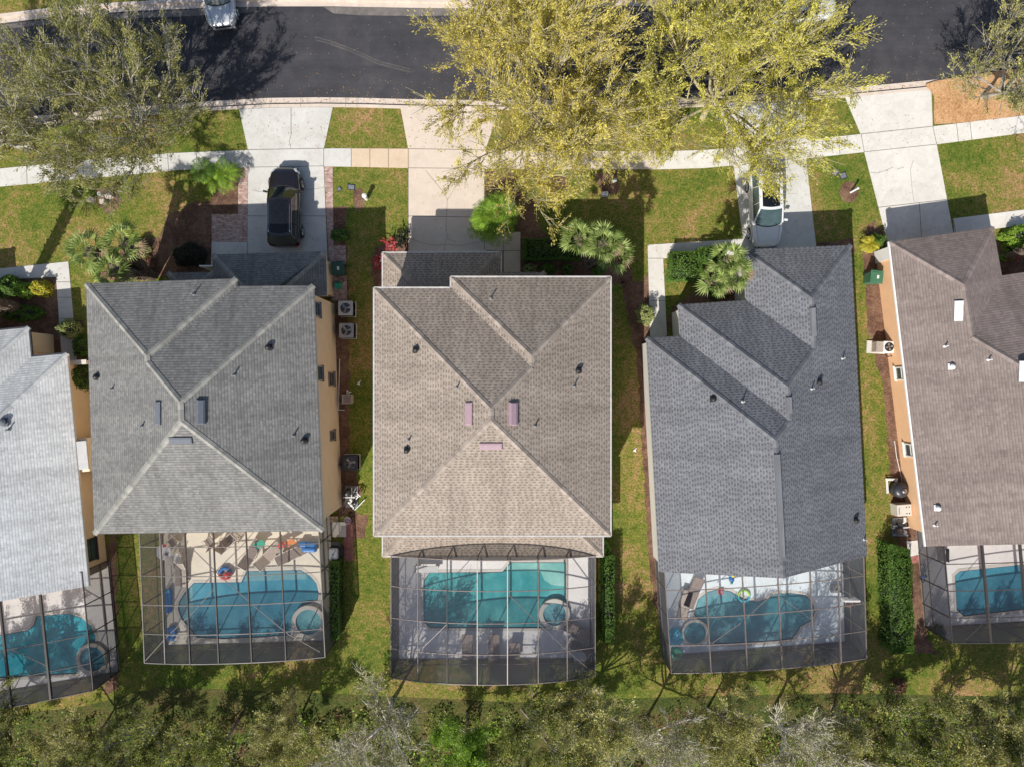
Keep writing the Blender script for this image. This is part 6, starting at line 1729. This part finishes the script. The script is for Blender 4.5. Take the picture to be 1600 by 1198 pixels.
mb = MB(); mb.box((0, .62, .30), (.24, .2, .05)); mb.build('float_pillow', M['cyan'], t, bevel=.02)
t = thing('foam_float', 'blue folded float at the lower left corner of the flat cage pool', 'pool float', at(272, 984))
mb = MB(); mb.box((0, 0, .15), (.5, .6, .26), .3); mb.box((-.1, -.4, .12), (.45, .3, .2), -.2); mb.build('float_body', M['blue'], t, bevel=.09)
def ring(label, x, y, R_, r, m1, m2=None, z=.02):
    t = thing('swim_ring', label, 'swim ring', at(x, y) + Vector((0, 0, z)))
    for h_, mt in ((0, m1), (1, m2 or m1)):
        mb = MB(); n = 14; k0 = h_ * math.pi
        pts = [(R_ * math.cos(k0 + math.pi * k / n), R_ * math.sin(k0 + math.pi * k / n), r) for k in range(n + 1)]
        mb.tube(pts, r, 10); mb.build('ring_half', M[mt], t, smooth=True)
ring('red and blue swim ring lying above the pool edge in the flat cage', 354, 893, .30, .12, 'blue', 'red')
t = thing('beach_ball', 'red beach ball beside the swim ring above the pool edge', 'ball', at(359, 896))
mb = MB(); n = 10; mb.lathe((0, 0, 0), [(max(.005, .24 * math.sin(math.pi * k / n)), .24 - .24 * math.cos(math.pi * k / n)) for k in range(n + 1)], 18); mb.build('ball_body', M['red'], t, smooth=True)
t = thing('barbecue_grill', 'black barbecue with a pale lid on the red pavers beside the flat cage', 'grill', W(530, 858, 0))
mb = MB(); mb.box((-.05, 0, .45), (.75, .55, .55)); mb.build('cabinet', M['black'], t, bevel=.02)
mb = MB(); mb.box((-.1, -.02, .95), (.55, .65, .28)); mb.build('lid', M['lightgrey'], t, bevel=.09)
mb = MB(); mb.cyl((-.1, -.02, 1.08), (-.1, -.02, 1.11), .035, .035, 12); mb.build('gauge', M['black'], t)
mb = MB(); mb.bar((.22, -.25, 1.0), (.22, .25, 1.0), .04, .04); mb.build('handle', M['darkmetal'], t)
mb = MB(); mb.box((.0, .48, .85), (.55, .35, .05)); mb.build('side_shelf', M['black'], t)
for x_, y_ in ((-.35, -.2), (.25, -.2), (-.35, .2), (.25, .2)):
    mb = MB(); mb.cyl((x_ - .02, y_, .08), (x_ + .02, y_, .08), .08, .08, 12); mb.build('wheel', M['rubber'], t)
t = thing('storage_crate', 'small tan wooden crate at the tan wall above the cream slab', 'crate', W(524, 809, 0))
mb = MB(); mb.box((0, 0, .15), (.42, .26, .3)); mb.build('box', M['wood'], t, bevel=.01)
mb = MB(); mb.box((0, 0, .31), (.46, .3, .03)); mb.build('lid', M['wood'], t)
t = thing('flower_pot', 'round terracotta grey pot at the top end of the red pavers', 'pot', W(545, 811, 0))
mb = MB(); mb.lathe((0, 0, 0), [(.12, 0), (.2, .3), (.22, .32), (.18, .31), (.16, .24)], 16); mb.build('pot_body', M['mauve'], t)
# middle house
for x_, lab in ((731, 'leftmost of the three shaded loungers in a row below the teal pool'), (772, 'middle of the three shaded loungers in a row below the teal pool'), (804, 'rightmost and shortest of the three loungers in a row below the teal pool')):
    lounger(lab, x_, 1000 if x_ != 804 else 1008, math.pi, 'sling', 20, 1.6 if x_ != 804 else 1.0, frame='brown_f')
lounger('dark lounger turned towards the spa at the right of the domed cage', 905, 985, math.radians(60), 'sling', 25, 1.5, frame='brown_f')
lounger('dark lounger slanting to the corner at the right of the domed cage', 899, 1003, math.radians(-120), 'sling', 25, 1.6, frame='lightgrey')
t = thing('round_table', 'low round grey side table in the corner of the domed cage', 'table', at(905, 1022))
mb = MB(); mb.lathe((0, 0, .42), [(.38, 0), (.4, .02), (.38, .04)], 24); mb.build('tabletop', M['lightgrey'], t)
for k in range(3):
    a = k * 2.09; mb = MB(); mb.bar((.2 * math.cos(a), .2 * math.sin(a), .42), (.28 * math.cos(a), .28 * math.sin(a), 0), .03, .03); mb.build('leg', M['darkmetal'], t)
t = thing('bench', 'pale long bench along the left wall inside the domed cage', 'bench', at(667, 885))
mb = MB(); mb.box((0, 0, .42), (1.5, .4, .05)); mb.build('seat', M['lightgrey'], t, bevel=.01)
for sx in (-.6, .6):
    mb = MB(); mb.box((sx, 0, .2), (.08, .34, .39)); mb.build('leg', M['midgrey'], t)
# house with the dark roof
lounger('long brown folding lounger slanting at the upper left of the brown framed cage', 1083, 916, math.radians(158), 'sling', 10, 1.9, frame='brown_f')
lounger('worn grey brown lounger slanting towards the small spa', 1066, 946, math.radians(-15), 'sling_l', 10, 1.7, frame='brown_f')
t = thing('pool_toy', 'multicoloured pool toy on the white deck under the dark roof edge', 'pool toy', at(1142, 899))
mb = MB(); mb.lathe((.04, .1, 0), [(.1, 0), (.15, .08), (.12, .2), (.04, .26)], 14); mb.build('toy_head', M['yellow'], t)
mb = MB(); mb.lathe((-.1, .12, 0), [(.08, 0), (.13, .08), (.1, .18), (.03, .22)], 14); mb.build('toy_wing', M['cyan'], t)
mb = MB(); mb.lathe((-.02, -.15, 0), [(.1, 0), (.17, .1), (.14, .2), (.04, .26)], 14); mb.build('toy_body', M['blue'], t)
mb = MB(); mb.lathe((0, -.38, 0), [(.06, 0), (.09, .06), (.03, .14)], 12); mb.build('toy_tail', M['teal'], t)
ring('lime green and blue swim ring at the pool edge in the brown framed cage', 1161, 929, .33, .06, 'lime', 'cyan')
t = thing('pool_float_seat', 'square red float on the rim of the kidney shaped pool', 'pool float', at(1125, 922))
mb = MB(); mb.box((0, 0, .08), (.32, .32, .14)); mb.build('float_body', M['red'], t, bevel=.05)
mb = MB(); mb.box((0, 0, .165), (.18, .14, .02)); mb.build('float_top', M['mauve'], t, bevel=.01)
t = thing('inflatable_pool', 'crumpled turquoise inflatable pool left of the small spa', 'pool float', at(1054, 993))
mb = MB(); mb.lathe((0, 0, 0), [(.38, 0), (.46, .1), (.42, .22), (.3, .2), (.28, .06)], 20, sy=1.25); mb.build('float_body', M['cyan'], t, smooth=True)
t = thing('inflatable_pool', 'smaller teal inflatable ring in the lower left corner of the brown framed cage', 'pool float', at(1056, 1018))
mb = MB(); mb.lathe((0, 0, 0), [(.30, 0), (.38, .1), (.34, .2), (.22, .2), (.18, .05)], 20); mb.build('float_body', M['teal'], t, smooth=True)
t = thing('basketball_hoop', 'poolside basketball hoop with a white backboard at the right wall of the brown framed cage', 'basketball hoop', at(1303, 917))
mb = MB(); mb.box((0, 0, .12), (.6, .5, .24)); mb.build('base', M['midgrey'], t, bevel=.05)
mb = MB(); mb.cyl((0, 0, .2), (0, 0, 1.9), .035, .035, 10); mb.build('pole', M['darkmetal'], t)
mb = MB(); mb.bar((-.45, -.12, 1.95), (.45, -.12, 1.95), .12, .6); mb.build('backboard', M['white'], t, bevel=.02)
mb = MB(); mb.tube([(.2 * math.cos(k * .3927), -.38 + .2 * math.sin(k * .3927), 1.8) for k in range(17)], .012, 6); mb.build('rim', M['orange'], t)
t = thing('bench', 'dark bench standing at the house wall inside the right edge cage', 'bench', at(1462, 862))
mb = MB(); mb.box((0, 0, .42), (.4, .8, .05)); mb.build('seat', M['sling'], t, bevel=.01)
mb = MB(); mb.box((.25, 0, .65), (.04, .8, .3)); mb.build('backrest', M['darkmetal'], t)
for x_ in (-.2, .2):
    for y_ in (-.4, .4):
        mb = MB(); mb.bar((x_, y_, 0), (x_, y_, .4), .05, .05); mb.build('leg', M['darkmetal'], t)
t = thing('bicycle', 'small blue bicycle lying in the mulch outside the right edge cage', 'bicycle', W(1437, 893, 0))
for y_ in (-.32, .32):
    mb = MB(); mb.tube([(.03 + .0, y_ + .22 * math.cos(k * .3927), .25 + .22 * math.sin(k * .3927)) for k in range(17)], .02, 6); mb.build('wheel', M['rubber'], t)
mb = MB(); mb.tube([(.03, -.32, .25), (.03, -.1, .55), (.03, .25, .58), (.03, .32, .25)], .018, 6); mb.tube([(.03, -.1, .55), (.03, 0, .25), (.03, .25, .58)], .018, 6); mb.tube([(.03, 0, .25), (.03, -.32, .25)], .015, 6); mb.build('frame', M['blue'], t)
mb = MB(); mb.bar((.03, -.16, .62), (.03, 0, .62), .09, .04); mb.build('saddle', M['black'], t)
mb = MB(); mb.tube([(-.2, .22, .68), (.03, .27, .66), (.26, .22, .68)], .015, 6); mb.build('handlebar', M['chrome'], t)
# small litter and yard bits seen in the gaps
for x_, y_, s_, lab in ((562, 600, .18, 'white curved scrap lying in the gap beside the tan house'), (993, 704, .16, 'white scrap on the sunlit grass right of the brown roofed house')):
    t = thing('paper_scrap', lab, 'litter', W(x_, y_, 0.02))
    mb = MB(); mb.poly([(-s_, 0, .02), (0, s_ * .4, .05), (s_ * .6, s_ * 1.4, .02), (-s_ * .2, s_ * .8, .04)]); mb.poly([(-s_, 0, .02), (0, s_ * .4, .05), (s_ * .2, -s_ * .4, .01)]); mb.build('scrap', M['white'], t)
